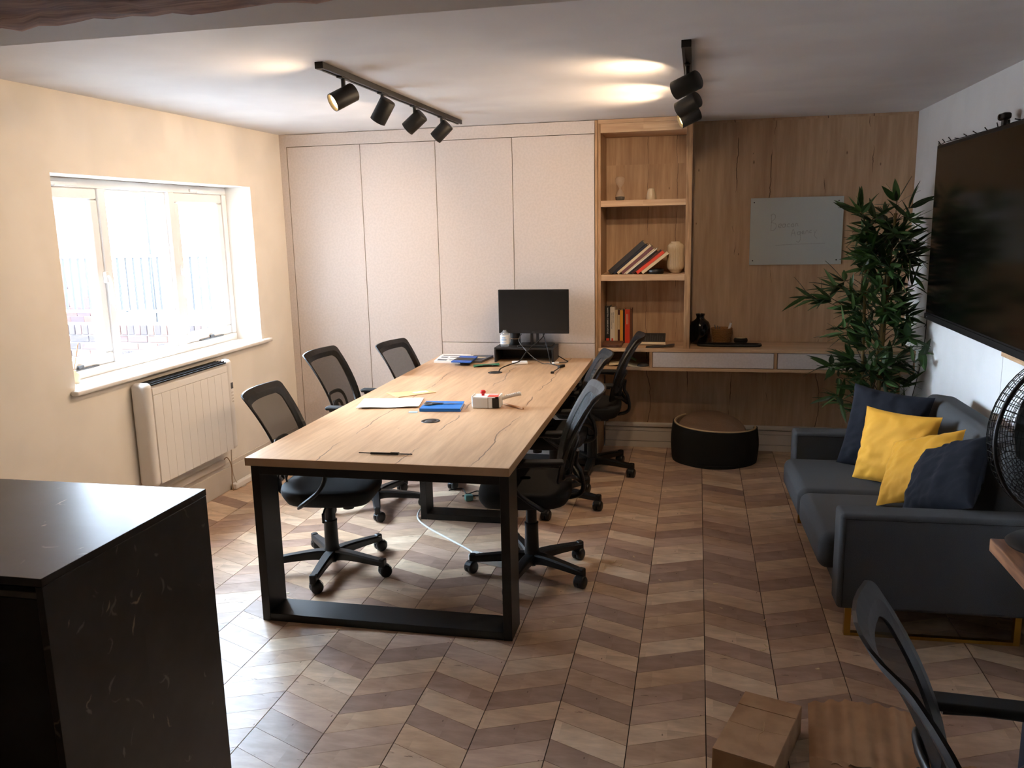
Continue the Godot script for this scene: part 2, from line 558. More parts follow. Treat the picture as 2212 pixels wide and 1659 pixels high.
func stone_image() -> Image:
	var s := 512
	var a := noise(0.006, 61, 4).get_image(s, s).get_data()
	var b := noise(0.03, 62, 3).get_image(s, s).get_data()
	var im := Image.create(s, s, false, Image.FORMAT_RGB8)
	for i in s * s:
		var t := (a[i] * 0.7 + b[i] * 0.3) / 255.0
		var v := 0.10 + 0.10 * t
		im.set_pixel(i % s, i / s, Color(v, v * 0.98, v * 0.96))
	var r := RandomNumberGenerator.new()
	r.seed = 5
	for k in 70:
		var p := Vector2(r.randf() * s, r.randf() * s)
		var d := Vector2.from_angle(r.randf_range(0.6, 2.2))
		var c := Color(0.62, 0.55, 0.46) if k % 4 == 0 else Color(0.40, 0.38, 0.36)
		var wide := r.randf_range(0.5, 2.2)
		var run := r.randi_range(6, 34)
		for q in run:
			d = d.rotated(r.randf_range(-0.35, 0.35))
			p += d
			var w := wide * sin(PI * (q + 0.5) / run) + 0.4
			for dy in range(-3, 4):
				for dx in range(-3, 4):
					var cov := clampf(w - Vector2(dx, dy).length() + 0.5, 0.0, 1.0) * 0.4
					if cov > 0.0:
						var px := posmod(int(p.x) + dx, s)
						var py := posmod(int(p.y) + dy, s)
						im.set_pixel(px, py, im.get_pixel(px, py).lerp(c, cov))
	return im

# ---------------------------------------------------------------- the room
func structure():
	var st = ST()
	bx(st, Vector3(XL - 0.3, HC, -0.52), Vector3(XR + 0.12, HC + 0.12, 8.12))
	struct("ceiling", st, M.ceiling_paint)
	# left wall round the window opening
	st = ST()
	var x0 = XL - 0.29
	bx(st, Vector3(x0, 0, -0.52), Vector3(XL, HC, 0.475))
	bx(st, Vector3(x0, 0, 2.362), Vector3(XL, HC, 8.12))
	bx(st, Vector3(x0, 0, 0.475), Vector3(XL, 0.915, 2.362))
	bx(st, Vector3(x0, 2.005, 0.475), Vector3(XL, HC, 2.362))
	struct("wall_left", st, M.wall_paint)
	st = ST()
	bx(st, Vector3(XR, 0, -0.52), Vector3(XR + 0.12, HC, 8.12))
	struct("wall_right", st, M.white_paint)
	st = ST()
	bx(st, Vector3(XL, 0, -0.52), Vector3(XR, HC, ZP - 0.02))
	struct("wall_back", st, M.white_paint)
	st = ST()
	bx(st, Vector3(1.05, 0.19, ZP - 0.02), Vector3(XR, HC, ZP))
	struct("wall_panelling", st, M.oak_upright)
	st = ST()
	bx(st, Vector3(XL, 0, 8.0), Vector3(XR, HC, 8.12))
	struct("wall_rear", st, M.white_paint)
	# boxed beam and the old timber behind it
	st = ST()
	bx(st, Vector3(XL, 2.20, 3.965), Vector3(XR, HC, 4.16))
	struct("trim_1", st, M.beam_paint)
	st = ST()
	var nz = noise(2.2, 13, 4)
	var timber = func(u: float, v: float) -> Vector3:
		var xx = lerpf(XL, XR, u)
		var a = v * 3.0
		var p = Vector3(xx, 2.205, 4.15)
		if a < 1.0: p = Vector3(xx, lerpf(2.36, 2.195, a), 4.165)
		elif a < 2.0: p = Vector3(xx, 2.195, lerpf(4.165, 4.42, a - 1.0))
		else: p = Vector3(xx, lerpf(2.195, 2.39, a - 2.0), 4.42)
		var w = nz.get_noise_3d(xx * 2.0, p.y * 4.0, p.z * 4.0)
		return p + Vector3(0, -absf(w) * 0.03, w * 0.012)
	sheet(st, timber, 90, 15)
	struct("trim_2", st, M.old_timber)
	# skirtings
	st = ST()
	bx(st, Vector3(XL, 0, 0.02), Vector3(XL + 0.02, 0.155, 5.0), 0.002)
	bx(st, Vector3(XL, 0.155, 0.02), Vector3(XL + 0.012, 0.185, 5.0), 0.004)
	bx(st, Vector3(XL, 0.185, 1.13), Vector3(XL + 0.035, 0.225, 3.6), 0.012, 2)
	struct("baseboard_left", st, M.trim_white)
	st = ST()
	bx(st, Vector3(1.05, 0.0, ZP), Vector3(XR, 0.045, ZP + 0.018), 0.001)
	bx(st, Vector3(1.05, 0.049, ZP), Vector3(XR, 0.125, ZP + 0.016), 0.001)
	bx(st, Vector3(1.05, 0.128, ZP), Vector3(XR, 0.155, ZP + 0.014), 0.001)
	bx(st, Vector3(1.05, 0.16, ZP), Vector3(XR, 0.195, ZP + 0.03), 0.012, 2)
	struct("baseboard_back", st, M.trim_white)
	st = ST()
	bx(st, Vector3(XR - 0.016, 0, ZP + 0.03), Vector3(XR, 0.15, 5.0), 0.003)
	struct("baseboard_right", st, M.trim_white)
	# raised lining on the lower right wall
	st = ST()
	bx(st, Vector3(XR - 0.012, 0.15, ZP + 0.02), Vector3(XR, 1.06, 1.60), 0.002)
	bx(st, Vector3(XR - 0.012, 0.15, 1.604), Vector3(XR, 1.06, 4.6), 0.002)
	struct("trim_3", st, M.white_paint)

func floor_planks():
	var st = ST()
	bx(st, Vector3(XL - 0.02, -0.12, -0.44), Vector3(XR + 0.02, -0.0045, 8.02))
	var fl = struct("floor", st, M.floor_joint)
	var sw = 0.2575
	var drop = 0.112
	var pitch = 0.1175
	var proto = {}
	for s in [-1, 1]:
		var q = plank_poly(sw, drop * s, pitch)
		st = ST()
		plank(st, q, Vector2.ZERO)
		proto[s] = st.commit()
	var cam: Camera3D = get_node("camera")
	var inv = cam.global_transform.affine_inverse()
	var fpx = 829.5 / tan(deg_to_rad(49.14 / 2))
	var room = PackedVector2Array([Vector2(XL, ZP), Vector2(XR, ZP), Vector2(XR, 8.0), Vector2(XL, 8.0)])
	var inside = Rect2(XL + 0.001, ZP + 0.001, XR - XL - 0.002, 8.4 - 0.002)
	var seen = []
	var rest = []
	var r = RandomNumberGenerator.new()
	r.seed = 99
	var last = 0
	for k in range(-14, 7):
		var xa = 1.781 + k * sw
		var s = 1 if posmod(k, 2) == 0 else -1
		var ph = 3.079 if s == 1 else 3.079 + drop
		for j in range(-32, 44):
			var c = Vector2(xa + sw / 2, ph + j * pitch + drop * s / 2.0 + pitch / 2)
			var tone = r.randi_range(0, 9)
			if tone == last: tone = (tone + 3) % 10
			last = tone
			var poly = PackedVector2Array()
			for v in plank_poly(sw, drop * s, pitch): poly.append(v + c)
			var whole = true
			for v in poly:
				if not inside.has_point(v): whole = false
			var area = 0.0
			if whole:
				var p = inv * Vector3(c.x, 0, c.y)
				if p.z < -0.5:
					var u = 1106.0 + fpx * p.x / -p.z
					var w = 829.5 - fpx * p.y / -p.z
					var hidden = (c.x < 0.30 and c.y > 3.0) or (c.x > 2.36 and c.y > 1.1 and c.y < 2.55) or (c.x < 0.1 and c.y > 2.9 and u < 480)
					if u > -20 and u < 2232 and w > 0 and w < 1700 and not hidden: area = 1.0 / (p.z * p.z * p.length())
			if area > 0.0: seen.append([area, c, s, tone])
			else: rest.append([poly, tone])
	seen.sort_custom(func(a, b): return a[0] > b[0])
	for i in seen.size():
		var e: Array = seen[i]
		if i < 300:
			var o = MeshInstance3D.new()
			o.name = "plank"
			o.mesh = proto[e[2]]
			o.material_override = M["plank_%d" % e[3]]
			fl.add_child(o, true)
			o.position = Vector3(e[1].x, 0, e[1].y)
		else:
			var poly = PackedVector2Array()
			for v in plank_poly(sw, drop * e[2], pitch): poly.append(v + e[1])
			rest.append([poly, e[3]])
	var tools = []
	for i in 10: tools.append(ST())
	for e in rest:
		for piece in Geometry2D.intersect_polygons(e[0], room):
			plank(tools[e[1]], piece, Vector2.ZERO)
	var me = ArrayMesh.new()
	for i in 10:
		tools[i].commit(me)
		me.surface_set_material(i, M["plank_%d" % i])
	var o = MeshInstance3D.new()
	o.name = "far_planks"
	o.mesh = me
	fl.add_child(o, true)
	o.set_meta("kind", "stuff")

func plank_poly(sw: float, d: float, pitch: float) -> PackedVector2Array:
	var gx = sw / 2 - 0.0018
	var gz = pitch / 2 - 0.0008
	var e = d * (gx / sw)
	return PackedVector2Array([Vector2(-gx, -gz - e), Vector2(gx, -gz + e), Vector2(gx, gz + e), Vector2(-gx, gz - e)])

func plank(st: SurfaceTool, poly: PackedVector2Array, at: Vector2):
	var uv = func(v: Vector2) -> Vector2: return Vector2(v.x / 0.28, v.y / 0.28)
	var n = Vector3.UP
	for i in range(1, poly.size() - 1):
		var a = poly[0]; var b := poly[i]; var c := poly[i + 1]
		tri(st, Vector3(a.x, 0, a.y), Vector3(b.x, 0, b.y), Vector3(c.x, 0, c.y), n, n, n, uv.call(a), uv.call(b), uv.call(c))
	var cw = -1.0 if Geometry2D.is_polygon_clockwise(poly) else 1.0
	for i in poly.size():
		var a = poly[i]; var b := poly[(i + 1) % poly.size()]
		var d = b - a
		var m = Vector3(d.y, 0, -d.x).normalized() * cw
		tri(st, Vector3(a.x, 0, a.y), Vector3(b.x, 0, b.y), Vector3(b.x, -0.0045, b.y), m, m, m, uv.call(a), uv.call(b), uv.call(b))
		tri(st, Vector3(a.x, 0, a.y), Vector3(b.x, -0.0045, b.y), Vector3(a.x, -0.0045, a.y), m, m, m, uv.call(a), uv.call(b), uv.call(a))

# ---------------------------------------------------------------- window and yard
func bar_frame(st: SurfaceTool, z0: float, z1: float, y0: float, y1: float, xa: float, xb: float, w: float, r := 0.006):
	bx(st, Vector3(xa, y0, z0), Vector3(xb, y0 + w, z1), r)
	bx(st, Vector3(xa, y1 - w, z0), Vector3(xb, y1, z1), r)
	bx(st, Vector3(xa, y0 + w, z0), Vector3(xb, y1 - w, z0 + w), r)
	bx(st, Vector3(xa, y0 + w, z1 - w), Vector3(xb, y1 - w, z1), r)

func window_and_yard():
	var w = Node3D.new()
	w.name = "window_1"
	add_child(w)
	w.set_meta("kind", "structure")
	var st = ST()
	bar_frame(st, 0.475, 2.362, 0.937, 2.005, -1.595, -1.525, 0.05)
	part("frame", st, M.upvc, w)
	for z in [1.12, 1.765]:
		st = ST()
		bx(st, Vector3(-1.595, 0.985, z - 0.03), Vector3(-1.522, 1.957, z + 0.03), 0.006)
		part("mullion", st, M.upvc, w)
	for s in [[0.525, 1.092], [1.793, 2.312]]:
		st = ST()
		bar_frame(st, s[0], s[1], 0.986, 1.956, -1.60, -1.532, 0.062, 0.012)
		var sash = part("sash", st, M.upvc, w)
		st = ST()
		bx(st, Vector3(-1.571, 1.045, s[0] + 0.058), Vector3(-1.565, 1.898, s[1] - 0.058))
		part("pane", st, M.pane_glass, sash)
	st = ST()
	bx(st, Vector3(-1.571, 0.985, 1.148), Vector3(-1.565, 1.957, 1.738))
	part("pane", st, M.pane_glass, w)
	st = ST()
	bar_frame(st, 1.148, 1.738, 0.985, 1.957, -1.59, -1.55, 0.018, 0.004)
	part("glazing_bead", st, M.upvc, w)
	for z in [1.085, 1.80]:
		st = ST()
		bx(st, Vector3(-1.536, 1.435, z - 0.014), Vector3(-1.512, 1.50, z + 0.014), 0.006, 2)
		tube(st, spline([Vector3(-1.512, 1.475, z), Vector3(-1.498, 1.455, z), Vector3(-1.494, 1.38, z), Vector3(-1.498, 1.31, z - 0.012), Vector3(-1.492, 1.29, z - 0.016)]), 0.0085, 0.006, 8)
		part("handle", st, M.upvc, w)
	for z in [0.80, 2.08]:
		st = ST()
		bx(st, Vector3(-1.528, 1.962, z - 0.12), Vector3(-1.512, 1.983, z + 0.12), 0.004)
		bx(st, Vector3(-1.515, 1.958, z - 0.02), Vector3(-1.505, 1.968, z + 0.05), 0.002)
		part("trickle_vent", st, M.upvc, w)
		st = ST()
		bx(st, Vector3(-1.536, 0.988, z - 0.14), Vector3(-1.518, 0.994, z + 0.14), 0.001)
		bx(st, Vector3(-1.532, 0.994, z - 0.02), Vector3(-1.516, 1.012, z + 0.02), 0.004)
		part("stay", st, M.grey_plastic, w)
	st = ST()
	bx(st, Vector3(-1.53, 0.915, 0.476), Vector3(XL, 0.938, 2.361), 0.001)
	bx(st, Vector3(XL, 0.912, 0.385), Vector3(XL + 0.045, 0.938, 2.405), 0.011, 3)
	part("sill", st, M.gloss_white, w)
	# the yard
	st = ST()
	bx(st, Vector3(-14.0, -0.2, -9.0), Vector3(-1.63, 0.099, 12.0))
	solo("yard_paving", st, M.paving, "pale paving of the yard outside the window", "paving")
	st = ST()
	bx(st, Vector3(-13.0, 0.1, -5.2), Vector3(-1.63, 3.4, -4.8))
	solo("rendered_house_wall", st, M.render_white, "bright white rendered wall behind the yard railing", "building")
	st = ST()
	bx(st, Vector3(-9.0, 0.1, 3.2), Vector3(-1.9, 5.0, 11.0))
	solo("neighbour_house_wing", st, M.brick_pale, "tall wing of the neighbouring house across the yard", "building")
	# brick wall with a coping of bricks on edge
	var bw = thing("garden_wall", "low brick garden wall with an on-edge brick coping outside window", "brick wall", Vector3(-3.9, 0.1, -1.52))
	st = ST()
	bx(st, Vector3(-1.9, 0.0, -0.095), Vector3(2.2, 0.60, 0.095))
	bx(st, Vector3(-1.9, 0.60, -0.10), Vector3(2.2, 0.70, 0.10))
	part("mortar_core", st, M.mortar, bw)
	var brick = {}
	for kind in ["edge", "flat"]:
		st = ST()
		rb(st, Vector3.ZERO, Vector3(0.065, 0.102, 0.225) if kind == "edge" else Vector3(0.215, 0.065, 0.21), 0.006)
		brick[kind] = st.commit()
	for i in 34:
		var o = MeshInstance3D.new()
		o.name = "brick"
		o.mesh = brick.edge
		o.material_override = M["brick_%d" % ((i * 7 + i / 3) % 3)]
		bw.add_child(o, true)
		o.position = Vector3(-1.2 + i * 0.0755, 0.652 + 0.002 * sin(i * 3.1), 0.004 * sin(i * 1.7))
	for row in 5:
		for i in 14:
			var o = MeshInstance3D.new()
			o.name = "brick"
			o.mesh = brick.flat
			o.material_override = M["brick_%d" % ((i * 5 + row * 2 + i / 2) % 3)]
			bw.add_child(o, true)
			o.position = Vector3(-1.2 + i * 0.225 + (0.11 if row % 2 else 0.0), 0.557 - row * 0.075, 0.004 * sin(i * 2.3 + row))
	# railing on the wall
	var rl = thing("yard_railing", "dark barred railing with pale rails standing on garden wall", "railing", Vector3(-3.9, 0.80, -1.52))
	for y in [0.115, 0.665]:
		st = ST()
		bx(st, Vector3(-2.2, y, -0.02), Vector3(2.2, y + 0.025, 0.02), 0.004)
		part("rail", st, M.render_white, rl)
	for x in [-1.9, 0.0, 2.0]:
		st = ST()
		bx(st, Vector3(x - 0.02, 0.0, -0.02), Vector3(x + 0.02, 0.68, 0.02), 0.003)
		part("post", st, M.render_white, rl)
	st = ST()
	bx(st, Vector3(-0.011, 0.139, -0.008), Vector3(0.011, 0.666, 0.008))
	var bar = mesh_of(st, M.rail_dark)
	for i in 46:
		var o = MeshInstance3D.new()
		o.name = "bar"
		o.mesh = bar
		rl.add_child(o, true)
		o.position.x = -2.07 + i * 0.091
	st = ST()
	cyl(st, Vector3.ZERO, Vector3(0, 2.9, 0), 0.013, 0.011, 8)
	solo("yard_pole", st, M.rail_dark, "thin dark pole rising behind the yard railing", "pole", Vector3(-3.78, 0.1, -1.80))
	# tile hung wall
	var tw = thing("tile_hung_wall", "house corner hung with reddish clay tiles outside window", "building", Vector3(-4.45, 0.1, -1.98))
	st = ST()
	bx(st, Vector3(-2.2, 0, -2.6), Vector3(0, 3.2, 0))
	part("wall_core", st, M.render_white, tw)
	var tiles = {}
	for kind in ["plain", "scallop"]:
		var poly = PackedVector2Array()
		if kind == "plain": poly = PackedVector2Array([Vector2(-0.081, 0.13), Vector2(-0.081, 0), Vector2(0.081, 0), Vector2(0.081, 0.13)])
		else:
			poly.append(Vector2(-0.081, 0.13))
			for k in 9:
				var a = PI + PI * k / 8
				poly.append(Vector2(0.081 * cos(a), 0.05 + 0.06 * sin(a)))
			poly.append(Vector2(0.081, 0.13))
		st = ST()
		prism(st, poly, 0.012)
		tiles[kind] = st.commit()
	for row in 22:
		for i in 4:
			var o = MeshInstance3D.new()
			o.name = "tile"
			o.mesh = tiles["scallop" if row < 5 else "plain"]
			o.material_override = M["tile_%d" % ((row * 2 + i * 5 + row / 3) % 3)]
			tw.add_child(o, true)
			o.position = Vector3(-0.085 - i * 0.165 - (0.0825 if row % 2 else 0.0), 0.6 + row * 0.098, 0.012)
			o.rotation.x = 0.09

# ---------------------------------------------------------------- fitted joinery
func joinery():
	# frame round the tall cupboards
	var st = ST()
	bx(st, Vector3(XL, 0, -0.02), Vector3(-1.278, HC, -0.001))
	bx(st, Vector3(-1.278, 2.309, -0.02), Vector3(1.018, HC - 0.004, -0.001))
	struct("trim_4", st, M.cabinet_front)
	var edges = [-1.2756, -0.6973, -0.1258, 0.4373, 1.018]
	for u in 2:
		var a: float = edges[u * 2]
		var b: float = edges[u * 2 + 2]
		var c = thing("tall_cupboard", ["pale fitted cupboard with two full-height doors beside the window wall", "pale fitted cupboard with short lower doors behind the computer monitor"][u], "cupboard", Vector3((a + b) / 2, 0, -0.2))
		var hw = (b - a) / 2
		st = ST()
		bx(st, Vector3(-hw + 0.002, 0.0, -0.195), Vector3(hw - 0.002, 2.302, 0.172))
		part("carcass", st, M.cabinet_gap, c)
		for d in 2:
			var xa: float = edges[u * 2 + d] - (a + b) / 2 + 0.0022
			var xb: float = edges[u * 2 + d + 1] - (a + b) / 2 - 0.0022
			var y0 = 0.006 if u == 0 else 0.860
			st = ST()
			bx(st, Vector3(xa, y0, 0.178), Vector3(xb, 2.305, 0.2), 0.001)
			part("door", st, M.cabinet_front, c)
			if u == 1:
				st = ST()
				bx(st, Vector3(xa, 0.006, 0.178), Vector3(xb, 0.856, 0.2), 0.001)
				part("lower_door", st, M.cabinet_front, c)
	# bookcase
	var bk = thing("open_bookcase", "oak open bookcase with two shelves beside the pale cupboards", "bookcase", Vector3(1.35, 0.824, 0))
	st = ST()
	bx(st, Vector3(-0.330, -0.824, ZP + 0.001), Vector3(-0.312, 1.570, 0.004), 0.001)
	part("end_panel", st, M.oak_edge, bk)
	st = ST()
	bx(st, Vector3(-0.310, 0, ZP + 0.001), Vector3(-0.290, 1.545, 0.0), 0.001)
	part("side", st, M.oak_edge, bk)
	st = ST()
	bx(st, Vector3(0.289, 0, ZP + 0.001), Vector3(0.329, 1.545, 0.0), 0.001)
	part("side", st, M.oak_edge, bk)
	st = ST()
	bx(st, Vector3(-0.310, 1.546, ZP + 0.001), Vector3(0.329, 1.572, 0.0), 0.001)
	bx(st, Vector3(-0.2895, 1.485, ZP + 0.03), Vector3(0.2885, 1.545, 0.0), 0.001)
	part("top", st, M.oak_level, bk)
	for y in [0.479, 0.990]:
		st = ST()
		bx(st, Vector3(-0.2895, y, ZP + 0.02), Vector3(0.2885, y + 0.042, -0.002), 0.001)
		part("shelf", st, M.oak_level, bk)
	st = ST()
	bx(st, Vector3(-0.2895, 0.001, ZP + 0.001), Vector3(0.2885, 1.484, ZP + 0.018))
	part("back_panel", st, M.oak_shelf_back, bk)
	# wall-hung desk
	var dk = thing("wall_desk", "wall-hung oak desk with pale drawers under whiteboard", "desk", Vector3(2.09, 0.665, ZP))
	st = ST()
	bx(st, Vector3(-1.050, 0.135, 0.001), Vector3(1.073, 0.159, 0.40), 0.001)
	part("desk_top", st, M.oak_level, dk)
	st = ST()
	bx(st, Vector3(-1.050, 0.0, 0.001), Vector3(1.073, 0.022, 0.40), 0.001)
	part("bottom_panel", st, M.oak_level, dk)
	for x in [-1.039, -0.677, 0.172, 1.063]:
		st = ST()
		bx(st, Vector3(x - 0.010, 0.023, 0.001), Vector3(x + 0.010, 0.134, 0.398), 0.001)
		part("divider", st, M.oak_edge, dk)
	for q in [[-0.664, 0.159], [0.185, 1.05]]:
		st = ST()
		bx(st, Vector3(q[0], 0.026, 0.02), Vector3(q[1], 0.131, 0.396), 0.001)
		part("drawer", st, M.cabinet_front, dk)

# ---------------------------------------------------------------- track lights
func track_lights():
	track("black ceiling track with four spotlights washing the window wall", 0.155, 0.33, 2.47, [
		[2.25, Vector3(-0.62, -0.45, 0.62), true], [1.76, Vector3(-0.55, -0.80, -0.10), true],
		[1.26, Vector3(-0.78, -0.60, -0.05), true], [0.74, Vector3(-0.72, -0.66, 0.0), true]], LAMP_WALL)
	track("black ceiling track with three spotlights near the oak bookcase", 1.665, 0.08, 2.42, [
		[2.05, Vector3(-0.85, -0.30, -0.42), true], [1.40, Vector3(-0.80, -0.36, -0.46), true],
		[0.86, Vector3(-0.88, -0.42, 0.22), true]], LAMP_ROOM)

func track(label: String, x: float, z0: float, z1: float, heads: Array, power: float):
	var t = thing("track_light", label, "track light", Vector3(x, HC, (z0 + z1) / 2))
	var h = (z1 - z0) / 2
	var st = ST()
	bx(st, Vector3(-0.018, -0.022, -h), Vector3(0.018, 0, h), 0.002)
	bx(st, Vector3(-0.018, -0.026, -h), Vector3(-0.006, -0.021, h))
	bx(st, Vector3(0.006, -0.026, -h), Vector3(0.018, -0.021, h))
	bx(st, Vector3(-0.019, -0.028, h), Vector3(0.019, 0, h + 0.03), 0.002)
	part("rail", st, M.track_black, t)
	for q in heads:
		var d: Vector3 = q[1].normalized()
		var z: float = q[0] - (z0 + z1) / 2
		st = ST()
		bx(st, Vector3(-0.014, -0.032, z - 0.045), Vector3(0.014, -0.020, z + 0.045), 0.003)
		cyl(st, Vector3(0, -0.028, z), Vector3(0, -0.075, z), 0.010, 0.010, 12)
		part("stem", st, M.track_black, t)
		var c = Vector3(0, -0.108, z)
		st = ST()
		var B = frame_of(d)
		lathe(st, [Vector2(0, -0.058), Vector2(0.036, -0.058), Vector2(0.041, -0.053), Vector2(0.041, 0.062), Vector2(0.0385, 0.063), Vector2(0.037, 0.061), Vector2(0.037, 0.040), Vector2(0, 0.040)], 28, c, B)
		var can = part("spot_can", st, M.track_black, t)
		st = ST()
		lathe(st, [Vector2(0.034, 0.041), Vector2(0.034, 0.047), Vector2(0.024, 0.051), Vector2(0, 0.052)], 24, c, B)
		part("lamp_bulb", st, M.lamp_glow if q[2] else M.lamp_off, can)
		if q[2]:
			var l = SpotLight3D.new()
			l.name = "spot_lamp"
			l.light_color = WARM
			l.light_energy = power
			l.light_size = 0.024
			l.spot_range = 12.0
			l.spot_attenuation = 2.0
			l.spot_angle = 82.0
			l.spot_angle_attenuation = 1.0
			l.shadow_enabled = true
			t.add_child(l, true)
			l.transform = Transform3D(Basis.looking_at(d), c + d * 0.058)

# ---------------------------------------------------------------- meeting table
func table():
	var t = thing("meeting_table", "long oak-topped meeting table on black steel frames", "table", Vector3(0.4176, 0, 1.4005))
	var hx = 0.583
	var hz = 1.396
	var y1 = 0.75
	var y0 = 0.715
	var st = ST()
	var b = 0.0015
	quad(st, Vector3(-hx + b, y1, -hz + b), Vector3(hx - b, y1, -hz + b), Vector3(hx - b, y1, hz - b), Vector3(-hx + b, y1, hz - b), Vector3.UP)
	quad(st, Vector3(-hx + b, y0, -hz + b), Vector3(hx - b, y0, -hz + b), Vector3(hx - b, y0, hz - b), Vector3(-hx + b, y0, hz - b), Vector3.DOWN)
	for s in [-1.0, 1.0]:
		quad(st, Vector3(-hx, y1 - b, hz * s), Vector3(hx, y1 - b, hz * s), Vector3(hx, y0, hz * s), Vector3(-hx, y0, hz * s), Vector3(0, 0, s), Vector2(0.40, 0.97), Vector2(0.47, 0.985))
		quad(st, Vector3(-hx + b, y1, (hz - b) * s), Vector3(hx - b, y1, (hz - b) * s), Vector3(hx, y1 - b, hz * s), Vector3(-hx, y1 - b, hz * s), Vector3(0, 0.7, 0.7 * s), Vector2(0.40, 0.97), Vector2(0.47, 0.971))
		quad(st, Vector3(hx * s, y1 - b, -hz), Vector3(hx * s, y0, -hz), Vector3(hx * s, y0, hz), Vector3(hx * s, y1 - b, hz), Vector3(s, 0, 0), Vector2(0.94, 0), Vector2(0.97, 1))
		quad(st, Vector3((hx - b) * s, y1, -hz + b), Vector3(hx * s, y1 - b, -hz), Vector3(hx * s, y1 - b, hz), Vector3((hx - b) * s, y1, hz - b), Vector3(0.7 * s, 0.7, 0), Vector2(0.94, 0), Vector2(0.941, 1))
	part("tabletop", st, M.oak_table, t)
	for q in [[-0.558, 0.5805, 1.40, 0.155], [-0.27, 0.292, 0.0305, 0.13], [-0.558, 0.5805, -1.20, 0.155]]:
		st = ST()
		var xa: float = q[0]
		var xb: float = q[1]
		var zf: float = q[2] + 0.0045
		if q[2] > 1.0: zf = 1.395
		var zb: float = zf - q[3]
		bx(st, Vector3(xa, 0.0, zb), Vector3(xa + 0.038, y0, zf), 0.002)
		bx(st, Vector3(xb - 0.038, 0.0, zb), Vector3(xb, y0, zf), 0.002)
		bx(st, Vector3(xa + 0.038, 0.0, zb + 0.001), Vector3(xb - 0.038, 0.036, zf - 0.001), 0.002)
		bx(st, Vector3(xa + 0.038, 0.678, zb + 0.001), Vector3(xb - 0.038, y0, zf - 0.001), 0.002)
		part("leg_frame", st, M.black_metal, t)
	for x in [-0.24, 0.26]:
		for z in [[-1.19, -0.10], [0.04, 1.24]]:
			st = ST()
			bx(st, Vector3(x - 0.02, 0.665, z[0]), Vector3(x + 0.02, 0.7145, z[1]), 0.002)
			part("under_beam", st, M.black_metal, t)
	st = ST()
	bx(st, Vector3(-0.02, 0.64, 0.25), Vector3(0.16, 0.644, 0.95))
	bx(st, Vector3(-0.02, 0.64, 0.25), Vector3(-0.016, 0.7145, 0.95))
	bx(st, Vector3(0.156, 0.64, 0.25), Vector3(0.16, 0.7145, 0.95))
	part("cable_tray", st, M.black_metal, t)
	for z in [0.638, -0.757]:
		st = ST()
		lathe(st, [Vector2(0.030, 0.7495), Vector2(0.031, 0.7515), Vector2(0.041, 0.753), Vector2(0.047, 0.752), Vector2(0.048, 0.7502)], 32, Vector3(0.0135, 0, z))
		var g = part("cable_grommet", st, M.black_plastic, t)
		st = ST()
		lathe(st, [Vector2(0.031, 0.7505), Vector2(0.0, 0.7505)], 32, Vector3(0.0135, 0, z))
		if z > 0.0:
			lathe(st, [Vector2(0.03, 0.7508), Vector2(0.029, 0.7525), Vector2(0, 0.7525)], 32, Vector3(0.0135, 0, z))
		part("cap", st, M.black_plastic if z > 0.0 else M.black_matt, g)

# ---------------------------------------------------------------- chairs
func back_at(s: float, t: float, off := 0.0) -> Vector3:
	var w = 0.198 + 0.030 * t
	var x = -0.185 - 0.045 * t - 0.135 * t * t + 0.055 * s * s - off
	return Vector3(x, 0.515 + 0.425 * t, s * w)

func outline(inset_s: float, t0: float, t1: float, rad: float, n := 6) -> Array:
	# rounded rectangle in (s, t), s scaled so that the corner is round
	var o = []
	var hs = 1.0 - inset_s
	var rs = rad
	var rt = rad * 0.55
	var cs = [[hs - rs, t1 - rt, 0.0], [-hs + rs, t1 - rt, PI / 2], [-hs + rs, t0 + rt, PI], [hs - rs, t0 + rt, PI * 1.5]]
	for c in cs:
		for k in n + 1:
			var a: float = c[2] + PI / 2 * k / n
			o.append(Vector2(c[0] + rs * cos(a), c[1] + rt * sin(a)))
		# straight run subdivided to the next corner
		var nx: Array = cs[(cs.find(c) + 1) % 4]
		var p: Vector2 = o[o.size() - 1]
		var q = Vector2(nx[0] + rs * cos(nx[2]), nx[1] + rt * sin(nx[2]))
		for k in range(1, 8): o.append(p.lerp(q, k / 8.0))
	return o

